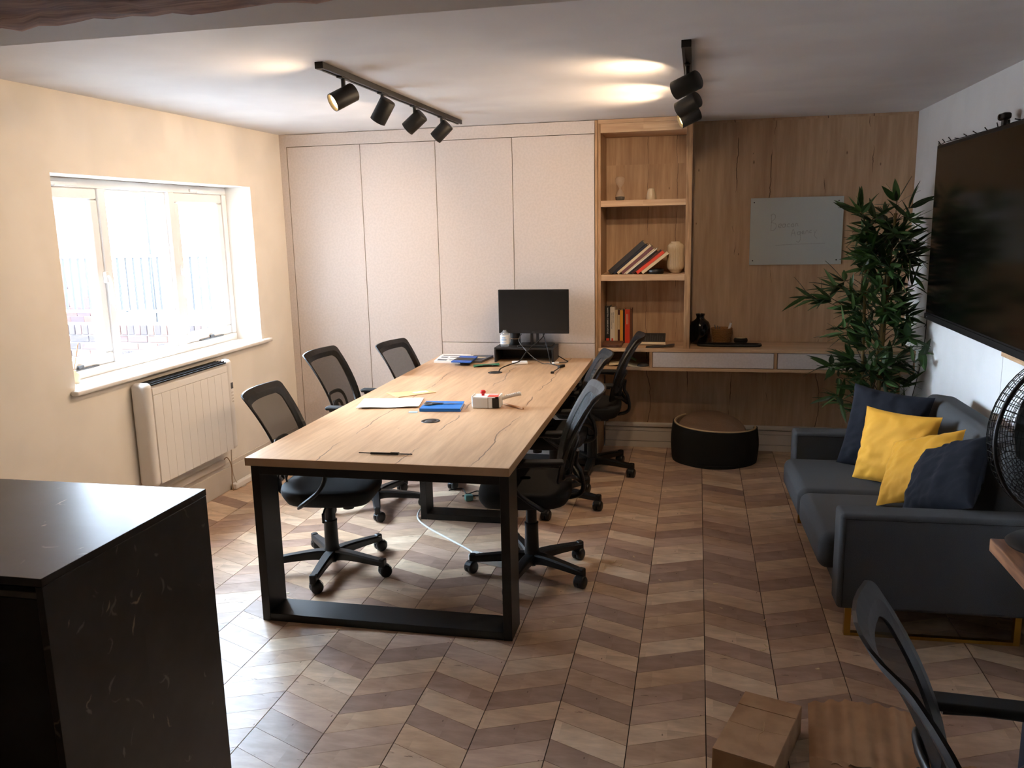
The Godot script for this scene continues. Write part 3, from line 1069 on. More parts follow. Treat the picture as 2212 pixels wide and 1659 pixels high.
func make_chair() -> Node3D:
	var c = Node3D.new()
	# five-star base
	for k in 5:
		var a = TAU * k / 5.0 + 0.3
		var d = Vector3(cos(a), 0, sin(a))
		var st = ST()
		var pts = [Vector3(0, 0.105, 0) + d * 0.02, Vector3(0, 0.108, 0) + d * 0.08, Vector3(0, 0.102, 0) + d * 0.17, Vector3(0, 0.092, 0) + d * 0.27, Vector3(0, 0.088, 0) + d * 0.302]
		pts = spline(pts, 4)
		var n = pts.size()
		var side = d.cross(Vector3.UP).normalized()
		for i in n - 1:
			var f0 = float(i) / (n - 1)
			var f1 = float(i + 1) / (n - 1)
			var w0 = lerpf(0.030, 0.018, f0)
			var w1 = lerpf(0.030, 0.018, f1)
			var b0 = lerpf(0.064, 0.028, sqrt(f0))
			var b1 = lerpf(0.064, 0.028, sqrt(f1))
			var p: Vector3 = pts[i]
			var q: Vector3 = pts[i + 1]
			var dn = Vector3.DOWN
			quad(st, p - side * w0 * 0.7, p + side * w0 * 0.7, q + side * w1 * 0.7, q - side * w1 * 0.7, Vector3.UP)
			for s in [-1.0, 1.0]:
				quad(st, p + side * w0 * 0.7 * s, q + side * w1 * 0.7 * s, q + side * w1 * s + dn * 0.008, p + side * w0 * s + dn * 0.008, (side * s + Vector3.UP * 0.7).normalized())
				quad(st, p + side * w0 * s + dn * 0.008, q + side * w1 * s + dn * 0.008, q + side * w1 * 0.8 * s + dn * b1, p + side * w0 * 0.8 * s + dn * b0, side * s)
			quad(st, p - side * w0 * 0.8 + dn * b0, p + side * w0 * 0.8 + dn * b0, q + side * w1 * 0.8 + dn * b1, q - side * w1 * 0.8 + dn * b1, dn)
		rb(st, d * 0.298 + Vector3(0, 0.072, 0), Vector3(0.034, 0.048, 0.034), 0.008, 2, Basis(Vector3.UP, -a))
		part("base_arm", st, M.black_plastic, c)
		st = ST()
		var wd = d.rotated(Vector3.UP, 0.9 + k * 1.3)
		var ax = wd.cross(Vector3.UP)
		var o = d * 0.298 + wd * 0.012 + Vector3(0, 0.030, 0)
		for s in [-1.0, 1.0]:
			var B = frame_of(ax * s)
			lathe(st, [Vector2(0, 0.003), Vector2(0.028, 0.003), Vector2(0.030, 0.006), Vector2(0.030, 0.021), Vector2(0.025, 0.026), Vector2(0.012, 0.027), Vector2(0, 0.027)], 18, o, B)
		for i in 6:
			var a0 = PI * 0.05 + PI * 0.8 * i / 6
			var a1 = PI * 0.05 + PI * 0.8 * (i + 1) / 6
			var e0 = (wd * cos(a0) + Vector3.UP * sin(a0)) * 0.034
			var e1 = (wd * cos(a1) + Vector3.UP * sin(a1)) * 0.034
			quad(st, o + e0 - ax * 0.017, o + e0 + ax * 0.017, o + e1 + ax * 0.017, o + e1 - ax * 0.017, (e0 + e1).normalized())
		part("caster", st, M.black_plastic, c)
	var st = ST()
	lathe(st, [Vector2(0, 0.048), Vector2(0.030, 0.048), Vector2(0.040, 0.06), Vector2(0.043, 0.10), Vector2(0.036, 0.118), Vector2(0.035, 0.125), Vector2(0.033, 0.25), Vector2(0.035, 0.262), Vector2(0.027, 0.266), Vector2(0.026, 0.385), Vector2(0, 0.385)], 24)
	part("gas_column", st, M.black_plastic, c)
	# mechanism and levers
	st = ST()
	rb(st, Vector3(-0.01, 0.372, 0), Vector3(0.22, 0.04, 0.14), 0.015, 2)
	tube(st, spline([Vector3(0.04, 0.395, 0.06), Vector3(0.05, 0.39, 0.20), Vector3(0.055, 0.375, 0.245)]), 0.005, -1.0, 8)
	rb(st, Vector3(0.057, 0.36, 0.252), Vector3(0.014, 0.05, 0.010), 0.004, 2)
	lathe(st, [Vector2(0, 0), Vector2(0.026, 0.0), Vector2(0.028, 0.01), Vector2(0.028, 0.045), Vector2(0, 0.05)], 18, Vector3(0.10, 0.37, 0), Basis(Vector3.RIGHT, PI))
	part("tilt_mechanism", st, M.black_plastic, c)
	# seat
	st = ST()
	var pad = func(u: float, v: float) -> Vector3: return seat_at(u, v)
	sheet(st, pad, 40, 22)
	part("seat", st, M.seat_fabric, c)
	# back: frame, mesh, lumbar bows, spine
	st = ST()
	var oo = outline(0.0, 0.0, 1.0, 0.09)
	var ii = outline(0.21, 0.11, 0.875, 0.14)
	var th = 0.017
	for k in oo.size():
		var a: Vector2 = oo[k]
		var b: Vector2 = oo[(k + 1) % oo.size()]
		var e: Vector2 = ii[k]
		var f: Vector2 = ii[(k + 1) % ii.size()]
		var m0 = a.lerp(e, 0.5)
		var m1 = b.lerp(f, 0.5)
		var cen = back_at(0, 0.5)
		for sd in [-1.0, 1.0]:
			var A = back_at(a.x, a.y, th * 0.25 * sd)
			var Bp = back_at(b.x, b.y, th * 0.25 * sd)
			var E = back_at(e.x, e.y, th * 0.25 * sd)
			var F = back_at(f.x, f.y, th * 0.25 * sd)
			var m = back_at(m0.x, m0.y, th * 0.5 * sd)
			var mm = back_at(m1.x, m1.y, th * 0.5 * sd)
			var nn = Vector3(-sd, 0, 0)
			var oa = (A - m).normalized() * 0.35
			quad(st, A, Bp, mm, m, (nn + oa).normalized())
			quad(st, m, mm, F, E, (nn - oa).normalized())
		quad(st, back_at(a.x, a.y, -th * 0.25), back_at(b.x, b.y, -th * 0.25), back_at(b.x, b.y, th * 0.25), back_at(a.x, a.y, th * 0.25), (back_at(a.x, a.y) - cen).normalized())
		quad(st, back_at(e.x, e.y, -th * 0.25), back_at(f.x, f.y, -th * 0.25), back_at(f.x, f.y, th * 0.25), back_at(e.x, e.y, th * 0.25), (cen - back_at(e.x, e.y)).normalized())
	part("back_frame", st, M.black_plastic, c)
	st = ST()
	var mesh_f = func(u: float, v: float) -> Vector3: return back_at(lerpf(-0.82, 0.82, u), lerpf(0.08, 0.91, v), -0.001)
	sheet(st, mesh_f, 12, 14)
	part("back_mesh", st, M.chair_mesh, c)
	for q in [[0.52, 0.40], [0.28, 0.26]]:
		st = ST()
		var pts = []
		for k in 17:
			var a = PI * k / 16.0
			var s: float = q[0] * signf(cos(a)) * pow(absf(cos(a)), 0.45)
			var t: float = 0.03 + (q[1] - 0.03) * pow(sin(a), 0.45)
			pts.append(back_at(s, t, 0.014))
		tube(st, pts, 0.012, 0.006, 8, Vector3(-1, 0.1, 0))
		part("lumbar_bow", st, M.black_plastic, c)
	st = ST()
	tube(st, spline([Vector3(-0.06, 0.392, 0), Vector3(-0.20, 0.395, 0), Vector3(-0.255, 0.43, 0), Vector3(-0.245, 0.52, 0), back_at(0, 0.12, 0.03), back_at(0, 0.27, 0.022)]), 0.030, 0.011, 10, Vector3(0, 0.01, 1).cross(Vector3(0, 0, 1)) + Vector3(1, 0.6, 0))
	for s in [-1.0, 1.0]:
		tube(st, spline([Vector3(-0.245, 0.47, 0.0), back_at(0.45 * s, 0.02, 0.025), back_at(0.85 * s, 0.06, 0.012)]), 0.012, 0.009, 8)
	part("back_spine", st, M.black_plastic, c)
	# arms
	for s in [-1.0, 1.0]:
		st = ST()
		tube(st, spline([Vector3(-0.05, 0.405, 0.16 * s), Vector3(-0.06, 0.408, 0.225 * s), Vector3(-0.035, 0.43, 0.262 * s), Vector3(0.05, 0.50, 0.272 * s), Vector3(0.085, 0.57, 0.272 * s), Vector3(0.06, 0.622, 0.270 * s), Vector3(-0.04, 0.632, 0.268 * s), Vector3(-0.14, 0.628, 0.265 * s)]), 0.020, 0.010, 10, Vector3(0.0, 0.0, 1.0).cross(Vector3(0.7, 0.7, 0)))
		part("arm_support", st, M.black_plastic, c)
		st = ST()
		rb(st, Vector3(-0.035, 0.643, 0.268 * s), Vector3(0.255, 0.022, 0.062), 0.0105, 3)
		part("arm_pad", st, M.black_soft, c)
	return c

func seat_at(u: float, v: float) -> Vector3:
	# closed cushion: v runs from the underside centre over the edge to the top centre
	var a = TAU * u
	var ca = cos(a)
	var sa = sin(a)
	var k = pow(pow(absf(ca), 3.4) + pow(absf(sa), 3.4), -1.0 / 3.4)
	var ex = ca * k
	var ez = sa * k
	var r = 0.0
	var y = 0.0
	if v < 0.4:
		var w = v / 0.4
		r = 0.86 * w
		y = 0.378 + 0.016 * w * w
	elif v < 0.8:
		var w = (v - 0.4) / 0.4
		r = 0.86 + 0.14 * sin(w * PI * 0.62) * 1.06 - 0.05 * w
		y = lerpf(0.394, 0.480, w)
	else:
		var w = (v - 0.8) / 0.2
		r = 0.9476 * (1.0 - w)
		y = 0.480 + 0.010 * sin(w * PI / 2)
	var p = Vector3(ex * r * 0.235 + 0.025, y, ez * r * 0.24)
	if p.x > 0.14: p.y -= 0.03 * pow((p.x - 0.14) / 0.12, 2.0)
	return p

func chairs():
	var proto = make_chair()
	var spots = [
		["black mesh-back office chair at window side, in the bay farthest from the cupboards", Vector3(-0.07, 0, 2.20), 0.10, 0.0],
		["black mesh-back office chair at window side with its bowed lumbar support showing", Vector3(-0.21, 0, 1.25), 0.0, 0.04],
		["black mesh-back office chair at window side, tucked in closest to the cupboards", Vector3(0.0, 0, 0.62), -0.10, 0.0],
		["black mesh-back office chair at bookcase side, farthest along from the wall desk", Vector3(0.945, 0, 2.08), PI + 0.16, 0.0],
		["black mesh-back office chair at bookcase side, middle one of its row of three", Vector3(0.88, 0, 1.02), PI + 0.13, 0.0],
		["black mesh-back office chair standing right beside the wall-hung oak desk", Vector3(1.03, 0, 0.31), PI + 0.05, 0.02],
		["black mesh-back office chair drawn up to the side table with fan", Vector3(2.40, 0, 4.36), -0.05, 0.0]]
	for i in spots.size():
		var q: Array = spots[i]
		var o: Node3D = proto if i == 0 else proto.duplicate()
		o.name = numbered("office_chair")
		add_child(o)
		o.position = q[1]
		o.rotation.y = q[2]
		o.set_meta("label", q[0])
		o.set_meta("category", "chair")
		o.set_meta("group", "black office chairs")
		var spin = [0.0, 0.4, 0.7, 0.30, 0.5, 0.55, 0.2][i]
		for ch in o.get_children():
			if ch.name.begins_with("base_arm") or ch.name.begins_with("caster"): ch.rotation.y = spin
		if q[3] > 0.0:
			for ch in o.get_children():
				if not (ch.name.begins_with("base_arm") or ch.name.begins_with("caster") or ch.name.begins_with("gas_column")): ch.position.y += q[3]

# ---------------------------------------------------------------- sofa
func sofa():
	var s = thing("sofa", "dark grey two-seat fabric sofa on gold sled legs", "sofa", Vector3(2.283, 0, 1.825), 0.028)
	for q in [[-0.735, -0.605], [0.605, 0.735]]:
		var st = ST()
		bx(st, Vector3(0, 0.14, q[0]), Vector3(0.82, 0.545, q[1]), 0.018, 3)
		part("arm", st, M.sofa_cloth, s)
		st = ST()
		for y in [0.525]:
			for zz in [q[0] - 0.0008, q[1] + 0.0008]:
				tube(st, [Vector3(0.02, 0.152, zz), Vector3(0.02, y, zz), Vector3(0.80, y, zz)], 0.0015, -1.0, 5)
		part("arm_piping", st, M.black_soft, s)
	var st = ST()
	bx(st, Vector3(0.03, 0.14, -0.604), Vector3(0.82, 0.245, 0.604), 0.012, 2)
	part("seat_base", st, M.sofa_cloth, s)
	for k in 2:
		st = ST()
		var z0 = -0.603 + 0.604 * k
		var cush = func(u: float, v: float) -> Vector3: return Vector3.ZERO
		bx(st, Vector3(-0.055, 0.246, z0), Vector3(0.60, 0.405, z0 + 0.598), 0.045, 4)
		part("seat_cushion", st, M.sofa_cloth, s)
	st = ST()
	rb(st, Vector3(0.70, 0.50, 0), Vector3(0.17, 0.56, 1.208), 0.05, 4, Basis(Vector3(0, 0, 1), -0.14))
	part("backrest", st, M.sofa_cloth, s)
	for z in [-0.67, 0.67]:
		st = ST()
		var w = 0.012
		bx(st, Vector3(0.045, 0.0, z - w), Vector3(0.070, 0.139, z + w), 0.001)
		bx(st, Vector3(0.69, 0.0, z - w), Vector3(0.715, 0.139, z + w), 0.001)
		bx(st, Vector3(0.070, 0.0, z - w), Vector3(0.69, 0.014, z + w), 0.001)
		bx(st, Vector3(0.070, 0.125, z - w), Vector3(0.69, 0.139, z + w), 0.001)
		part("sled_leg", st, M.gold_metal, s)
	cushion("navy velvet cushion leaning in the far corner behind yellow cushion", M.navy_velvet, Vector3(2.478, 0.40, 1.29), Vector3(2.612, 0.82, 1.235), Vector3(2.955, 0.795, 1.475), 0.13, 1)
	cushion("mustard yellow velvet cushion facing into the room on the sofa seat", M.yellow_velvet, Vector3(2.515, 0.398, 1.555), Vector3(2.625, 0.757, 1.52), Vector3(2.905, 0.772, 1.82), 0.12, 2)
	cushion("mustard yellow velvet cushion wedged between yellow and navy ones", M.yellow_velvet, Vector3(2.545, 0.40, 2.0), Vector3(2.715, 0.655, 1.88), Vector3(2.89, 0.752, 2.07), 0.13, 3)
	cushion("navy velvet cushion resting against the arm nearest the fan", M.navy_velvet, Vector3(2.60, 0.415, 2.22), Vector3(2.80, 0.70, 2.10), Vector3(2.93, 0.80, 2.27), 0.15, 4)

func cushion(label: String, m: Material, bl: Vector3, tl: Vector3, tr: Vector3, thick: float, seed_: int):
	var c = (bl + tr) * 0.5
	var v = (tl - bl)
	var u = (tr - tl)
	var hu = maxf(u.length(), 0.37) * 0.5
	var hv = maxf(v.length(), 0.36) * 0.5
	u = u.normalized()
	v = (v - u * v.dot(u)).normalized()
	c = bl + u * hu + v * hv
	var n = u.cross(v)
	var nz = noise(1.0, seed_ * 17, 4)
	var st = ST()
	for side in [-1.0, 1.0]:
		var f = func(a: float, b: float) -> Vector3:
			var s = a * 2.0 - 1.0
			var t = b * 2.0 - 1.0
			var pin = 1.0 - 0.085 * (pow(absf(s), 2.0) * (1.0 - pow(absf(t), 6.0)) * 0 + pow(1.0 - absf(t), 1.0) * 0.0)
			var ss = s * (1.0 - 0.075 * (1.0 - t * t) * pow(absf(s), 3.0))
			var tt = t * (1.0 - 0.075 * (1.0 - s * s) * pow(absf(t), 3.0))
			var bulge = pow(maxf(0.0, (1.0 - pow(absf(s), 2.6)) * (1.0 - pow(absf(t), 2.6))), 0.55)
			var edge = 1.0 - bulge * 0.3
			var wr = nz.get_noise_2d(s * 1.6 + seed_, t * 1.6) * 0.014 + nz.get_noise_2d(s * 3.2, t * 3.2 + seed_) * 0.004 * edge
			wr += 0.0035 * sin(atan2(t, s) * 22.0 + seed_) * pow(maxf(absf(s), absf(t)), 3.0) * (1.0 if maxf(absf(s), absf(t)) < 0.999 else 0.0)
			return Vector3(ss * hu, tt * hv, side * (bulge * thick * 0.5 + wr * minf(1.0, bulge * 2.0)) * pin)
		sheet(st, f, 34, 34)
	var o = solo("cushion", st, m, label, "cushion", c)
	o.basis = Basis(u, v, n)
	o.set_meta("group", "sofa cushions")

func cable(pts: Array, r: float, m: Material, label: String, category := "cable", group := "", per := 6) -> MeshInstance3D:
	var at = Vector3(pts[0])
	var q = []
	for p in pts: q.append(Vector3(p) - at)
	var st = ST()
	tube(st, spline(q, per), r, -1.0, 7)
	return solo("cable", st, m, label, category, at, 0.0, group)

# ---------------------------------------------------------------- window side
func left_side():
	# stone-clad counter
	var c = thing("kitchen_counter", "black marbled stone counter with a waterfall end panel", "counter", Vector3(-0.45, 0, 4.12))
	var st = ST()
	bx(st, Vector3(-0.85, 0.927, -0.34), Vector3(0.735, 0.947, 0.325), 0.0015)
	part("worktop", st, M.counter_stone, c)
	st = ST()
	bx(st, Vector3(0.715, 0.0, -0.339), Vector3(0.7345, 0.926, 0.324), 0.0015)
	part("end_panel", st, M.counter_stone, c)
	st = ST()
	bx(st, Vector3(-0.85, 0.08, -0.33), Vector3(0.714, 0.926, 0.285))
	bx(st, Vector3(-0.85, 0.0, -0.30), Vector3(0.714, 0.08, 0.25))
	part("carcass", st, M.black_matt, c)
	for i in 3:
		st = ST()
		bx(st, Vector3(-0.85 + i * 0.522, 0.10, 0.286), Vector3(-0.85 + i * 0.522 + 0.518, 0.885, 0.306), 0.002)
		var d = part("door", st, M.counter_door, c)
		st = ST()
		bx(st, Vector3(-0.85 + i * 0.522, 0.888, 0.286), Vector3(-0.85 + i * 0.522 + 0.518, 0.905, 0.31), 0.002)
		part("handle_rail", st, M.grey_plastic, d)
	# panel heater on the wall
	var h = thing("panel_heater", "white electric panel heater mounted on the wall under window sill", "heater", Vector3(XL, 0.30, 1.52))
	st = ST()
	bx(st, Vector3(0.006, 0.0, -0.425), Vector3(0.085, 0.575, 0.425), 0.008, 2)
	part("body", st, M.heater_white, h)
	for s in [-1.0, 1.0]:
		st = ST()
		var cap = func(u: float, v: float) -> Vector3:
			return Vector3.ZERO
		bx(st, Vector3(0.004, -0.004, 0.385 * s), Vector3(0.112, 0.592, 0.447 * s), 0.028, 4)
		part("end_cap", st, M.heater_white, h)
	for i in 10:
		st = ST()
		bx(st, Vector3(0.083, 0.004, -0.384 + i * 0.0768 + 0.0008), Vector3(0.106, 0.515, -0.384 + (i + 1) * 0.0768 - 0.0008), 0.001)
		part("front_strip", st, M.heater_white, h)
	st = ST()
	bx(st, Vector3(0.083, 0.5165, -0.3845), Vector3(0.105, 0.556, 0.3845), 0.002)
	part("front_rail", st, M.heater_white, h)
	st = ST()
	bx(st, Vector3(0.02, 0.57, -0.384), Vector3(0.102, 0.5775, 0.384))
	for i in 4:
		bx(st, Vector3(0.026 + i * 0.02, 0.5775, -0.384), Vector3(0.030 + i * 0.02, 0.586, 0.384))
	part("outlet_grille", st, M.black_matt, h)
	st = ST()
	bx(st, Vector3(0.1115, 0.40, -0.427), Vector3(0.1135, 0.44, -0.402), 0.001)
	var dsp = part("display", st, M.grey_plastic, h)
	st = ST()
	for i in 4:
		for j in 2:
			bx(st, Vector3(0.1115, 0.31 + i * 0.02, -0.424 + j * 0.013), Vector3(0.1135, 0.32 + i * 0.02, -0.416 + j * 0.013), 0.0008)
	part("button", st, M.trim_white, h)
	st = ST()
	rb(st, Vector3(0.07, 0.5915, -0.42), Vector3(0.03, 0.004, 0.012), 0.0015)
	part("switch", st, M.grey_plastic, h)
	# trunking and heater lead
	st = ST()
	bx(st, Vector3(-0.018, 0.0, -0.22), Vector3(0.022, 0.04, 0.10), 0.008, 3)
	solo("cable_trunking", st, M.gloss_white, "short white cable trunking on the floor along skirting", "trunking", Vector3(XL + 0.045, 0.001, 0.98))
	cable([Vector3(XL + 0.06, 0.30, 1.09), Vector3(XL + 0.045, 0.22, 1.075), Vector3(XL + 0.04, 0.10, 1.06), Vector3(XL + 0.06, 0.012, 1.03), Vector3(XL + 0.085, 0.008, 0.99)], 0.0035, M.trim_white, "white lead hanging from panel heater to the trunking")
	cable([Vector3(XL + 0.03, 0.228, 1.14), Vector3(XL + 0.035, 0.232, 1.11), Vector3(XL + 0.045, 0.17, 1.085), Vector3(XL + 0.05, 0.06, 1.10), Vector3(XL + 0.065, 0.006, 1.115)], 0.003, M.string_tan, "thin beige wire dropping off the skirting rail beside heater")
	# reed diffuser on the sill
	var rd = thing("reed_diffuser", "small glass reed diffuser standing on the window sill", "diffuser", Vector3(-1.47, 0.9385, 2.20))
	st = ST()
	lathe(st, [Vector2(0, 0), Vector2(0.024, 0), Vector2(0.026, 0.004), Vector2(0.026, 0.045), Vector2(0.012, 0.056), Vector2(0.012, 0.068), Vector2(0.0, 0.068)], 20)
	part("bottle", st, M.beige_ceramic, rd)
	for i in 5:
		st = ST()
		var a = TAU * i / 5
		tube(st, [Vector3(0, 0.06, 0), Vector3(0.045 * cos(a), 0.21, 0.045 * sin(a))], 0.0018, -1.0, 5)
		part("reed", st, M.stick_wood, rd)

# ---------------------------------------------------------------- sofa side
func right_side():
	var t = thing("television", "large black flat television mounted on the right wall", "television", Vector3(XR, 1.09, 1.33))
	var st = ST()
	bx(st, Vector3(-0.075, 0, -0.91), Vector3(-0.03, 1.02, 0.91), 0.006, 2)
	part("casing", st, M.black_plastic, t)
	st = ST()
	bx(st, Vector3(-0.079, 0.045, -0.885), Vector3(-0.074, 1.0, 0.885), 0.001)
	part("screen", st, M.tv_screen, t)
	st = ST()
	bx(st, Vector3(-0.083, 0.002, -0.908), Vector3(-0.075, 0.036, 0.908), 0.003, 2)
	part("lower_bezel", st, M.black_plastic, t)
	st = ST()
	bx(st, Vector3(-0.03, 0.3, -0.3), Vector3(-0.0005, 0.7, 0.3))
	part("wall_mount", st, M.black_metal, t)
	st = ST()
	rb(st, Vector3(-0.0835, 0.018, -0.84), Vector3(0.003, 0.006, 0.006), 0.002)
	part("standby_light", st, M.label_white, t)
	var w = thing("webcam", "small black webcam clipped on top of the television", "webcam", Vector3(XR - 0.055, 2.111, 1.50))
	st = ST()
	rb(st, Vector3(-0.005, 0.042, -0.005), Vector3(0.04, 0.032, 0.085), 0.012, 3)
	part("body", st, M.black_plastic, w)
	st = ST()
	rb(st, Vector3(0, 0.013, 0), Vector3(0.03, 0.026, 0.035), 0.004)
	part("clip", st, M.black_plastic, w)
	st = ST()
	cyl(st, Vector3(-0.025, 0.042, -0.005), Vector3(-0.029, 0.042, -0.005), 0.010, 0.009, 16)
	part("lens", st, M.glossy_black, w)
	# string of unlit fairy lights along the screen edge
	var sl = thing("string_lights", "dark string of unlit fairy lights trailing down beside television", "string lights", Vector3(XR - 0.02, 0.42, 0.30))
	var pts = [Vector3(-0.04, 1.695, 1.55), Vector3(-0.035, 1.694, 1.1), Vector3(-0.042, 1.695, 0.6), Vector3(-0.04, 1.696, 0.16), Vector3(-0.045, 1.64, 0.105), Vector3(-0.02, 1.3, 0.10), Vector3(-0.015, 1.0, 0.07), Vector3(-0.02, 0.7, 0.03), Vector3(-0.015, 0.45, -0.03), Vector3(-0.03, 0.25, -0.08), Vector3(-0.06, 0.05, -0.12), Vector3(-0.09, 0.0, -0.15)]
	var path = spline(pts, 10)
	st = ST()
	tube(st, path, 0.0022, -1.0, 6)
	part("wire", st, M.black_soft, sl)
	var r = RandomNumberGenerator.new()
	r.seed = 4
	for i in range(4, path.size() - 2, 3):
		st = ST()
		var d = Vector3(-0.2 + 0.1 * r.randf(), r.randf_range(-0.5, 0.7), r.randf_range(-1, 1)).normalized()
		if i < 34: d = Vector3(-0.4, r.randf_range(-0.2, 1.0), r.randf_range(-0.6, 0.6)).normalized()
		tube(st, [path[i], Vector3(path[i]) + d * 0.012, Vector3(path[i]) + d * 0.026], 0.0026, -1.0, 5)
		part("bulb", st, M.black_soft, sl)
	st = ST()
	bx(st, Vector3(-0.06, -0.012, 0), Vector3(0, 0.012, 1.5), 0.002)
	solo("wall_ledge", st, M.oak_level, "narrow oak ledge on the right wall just below television", "ledge", Vector3(XR, 1.074, 1.72))
	# side table with fan
	var d = thing("side_table", "narrow walnut-topped standing table with a blue-grey post", "table", Vector3(2.88, 0, 4.0))
	st = ST()
	bx(st, Vector3(-0.27, 0.70, -0.72), Vector3(0.27, 0.74, 0.72), 0.003)
	part("tabletop", st, M.walnut_top, d)
	for z in [-0.40, 0.5]:
		st = ST()
		bx(st, Vector3(-0.255, 0.03, z), Vector3(-0.175, 0.699, z + 0.06), 0.006, 2)
		part("post", st, M.desk_blue, d)
		st = ST()
		bx(st, Vector3(-0.255, 0.0, z - 0.005), Vector3(0.25, 0.03, z + 0.065), 0.006, 2)
		part("foot", st, M.desk_blue, d)
	var f = thing("desk_fan", "black round wire-caged fan standing on the side table", "fan", Vector3(2.775, 0.7405, 3.43), 0.22)
	fan(f)

func fan(f: Node3D):
	var R = 0.245
	var cy = 0.36
	var st = ST()
	lathe(st, [Vector2(0, 0), Vector2(0.11, 0), Vector2(0.115, 0.006), Vector2(0.10, 0.02), Vector2(0.03, 0.03), Vector2(0.022, 0.05), Vector2(0.018, 0.36), Vector2(0, 0.36)], 28, Vector3(0, 0, -0.10))
	part("base", st, M.black_plastic, f)
	st = ST()
	cyl(st, Vector3(0, cy, -0.16), Vector3(0, cy, -0.03), 0.055, 0.06, 24)
	part("motor", st, M.black_plastic, f)
	for k in 3:
		st = ST()
		var a0 = TAU * k / 3.0 + 0.7
		var bl = func(u: float, v: float) -> Vector3:
			var rr = lerpf(0.05, 0.205, u)
			var spread = lerpf(0.45, 0.78, sin(u * PI * 0.62))
			var a = a0 + (v - 0.5) * 2.0 * spread * (1.0 - 0.25 * pow(u, 6.0))
			return Vector3(cos(a) * rr, cy + sin(a) * rr, (v - 0.5) * 0.055 * (0.6 + 0.4 * u))
		sheet(st, bl, 8, 8, 0.003)
		part("blade", st, M.black_plastic, f)
	st = ST()
	cyl(st, Vector3(0, cy, -0.02), Vector3(0, cy, 0.03), 0.045, 0.04, 24)
	part("hub", st, M.black_plastic, f)
	for side in [-1.0, 1.0]:
		st = ST()
		for i in 26:
			var rr = 0.045 + (R - 0.045) * i / 25.0
			ring(st, Vector3(0, cy, side * cage_z(rr / R)), rr, 0.0011, 48, 4)
		for i in 72:
			var a = TAU * i / 72
			var p = []
			for k in 5:
				var q = lerpf(0.18, 1.0, k / 4.0)
				p.append(Vector3(cos(a) * R * q, cy + sin(a) * R * q, side * cage_z(q)))
			p.append(Vector3(cos(a) * R, cy + sin(a) * R, 0))
			tube(st, p, 0.0011, -1.0, 4)
		var g = part("guard", st, M.black_matt, f)
		st = ST()
		lathe(st, [Vector2(0, 0), Vector2(0.05, 0), Vector2(0.048, 0.006), Vector2(0, 0.008)], 24, Vector3(0, cy, side * (cage_z(0.2) - 0.001)), frame_of(Vector3(0, 0, side)))
		part("badge", st, M.black_plastic, g)
	st = ST()
	ring(st, Vector3(0, cy, 0), R + 0.002, 0.006, 64, 8)
	part("rim", st, M.black_plastic, f)

func cage_z(q: float) -> float:
	return 0.045 + 0.04 * sqrt(maxf(0.0, 1.0 - pow(q, 5.0)))

func ring(st: SurfaceTool, c: Vector3, R: float, r: float, n: int, m: int):
	for i in n:
		for j in m:
			var P = []
			var N = []
			for e in [[i, j], [i + 1, j], [i + 1, j + 1], [i, j + 1]]:
				var a = TAU * e[0] / n
				var b = TAU * e[1] / m
				var d = Vector3(cos(a), sin(a), 0)
				var nn = d * cos(b) + Vector3(0, 0, 1) * sin(b)
				P.append(c + d * R + nn * r)
				N.append(nn)
			tri(st, P[0], P[1], P[2], N[0], N[1], N[2])
			tri(st, P[0], P[2], P[3], N[0], N[2], N[3])

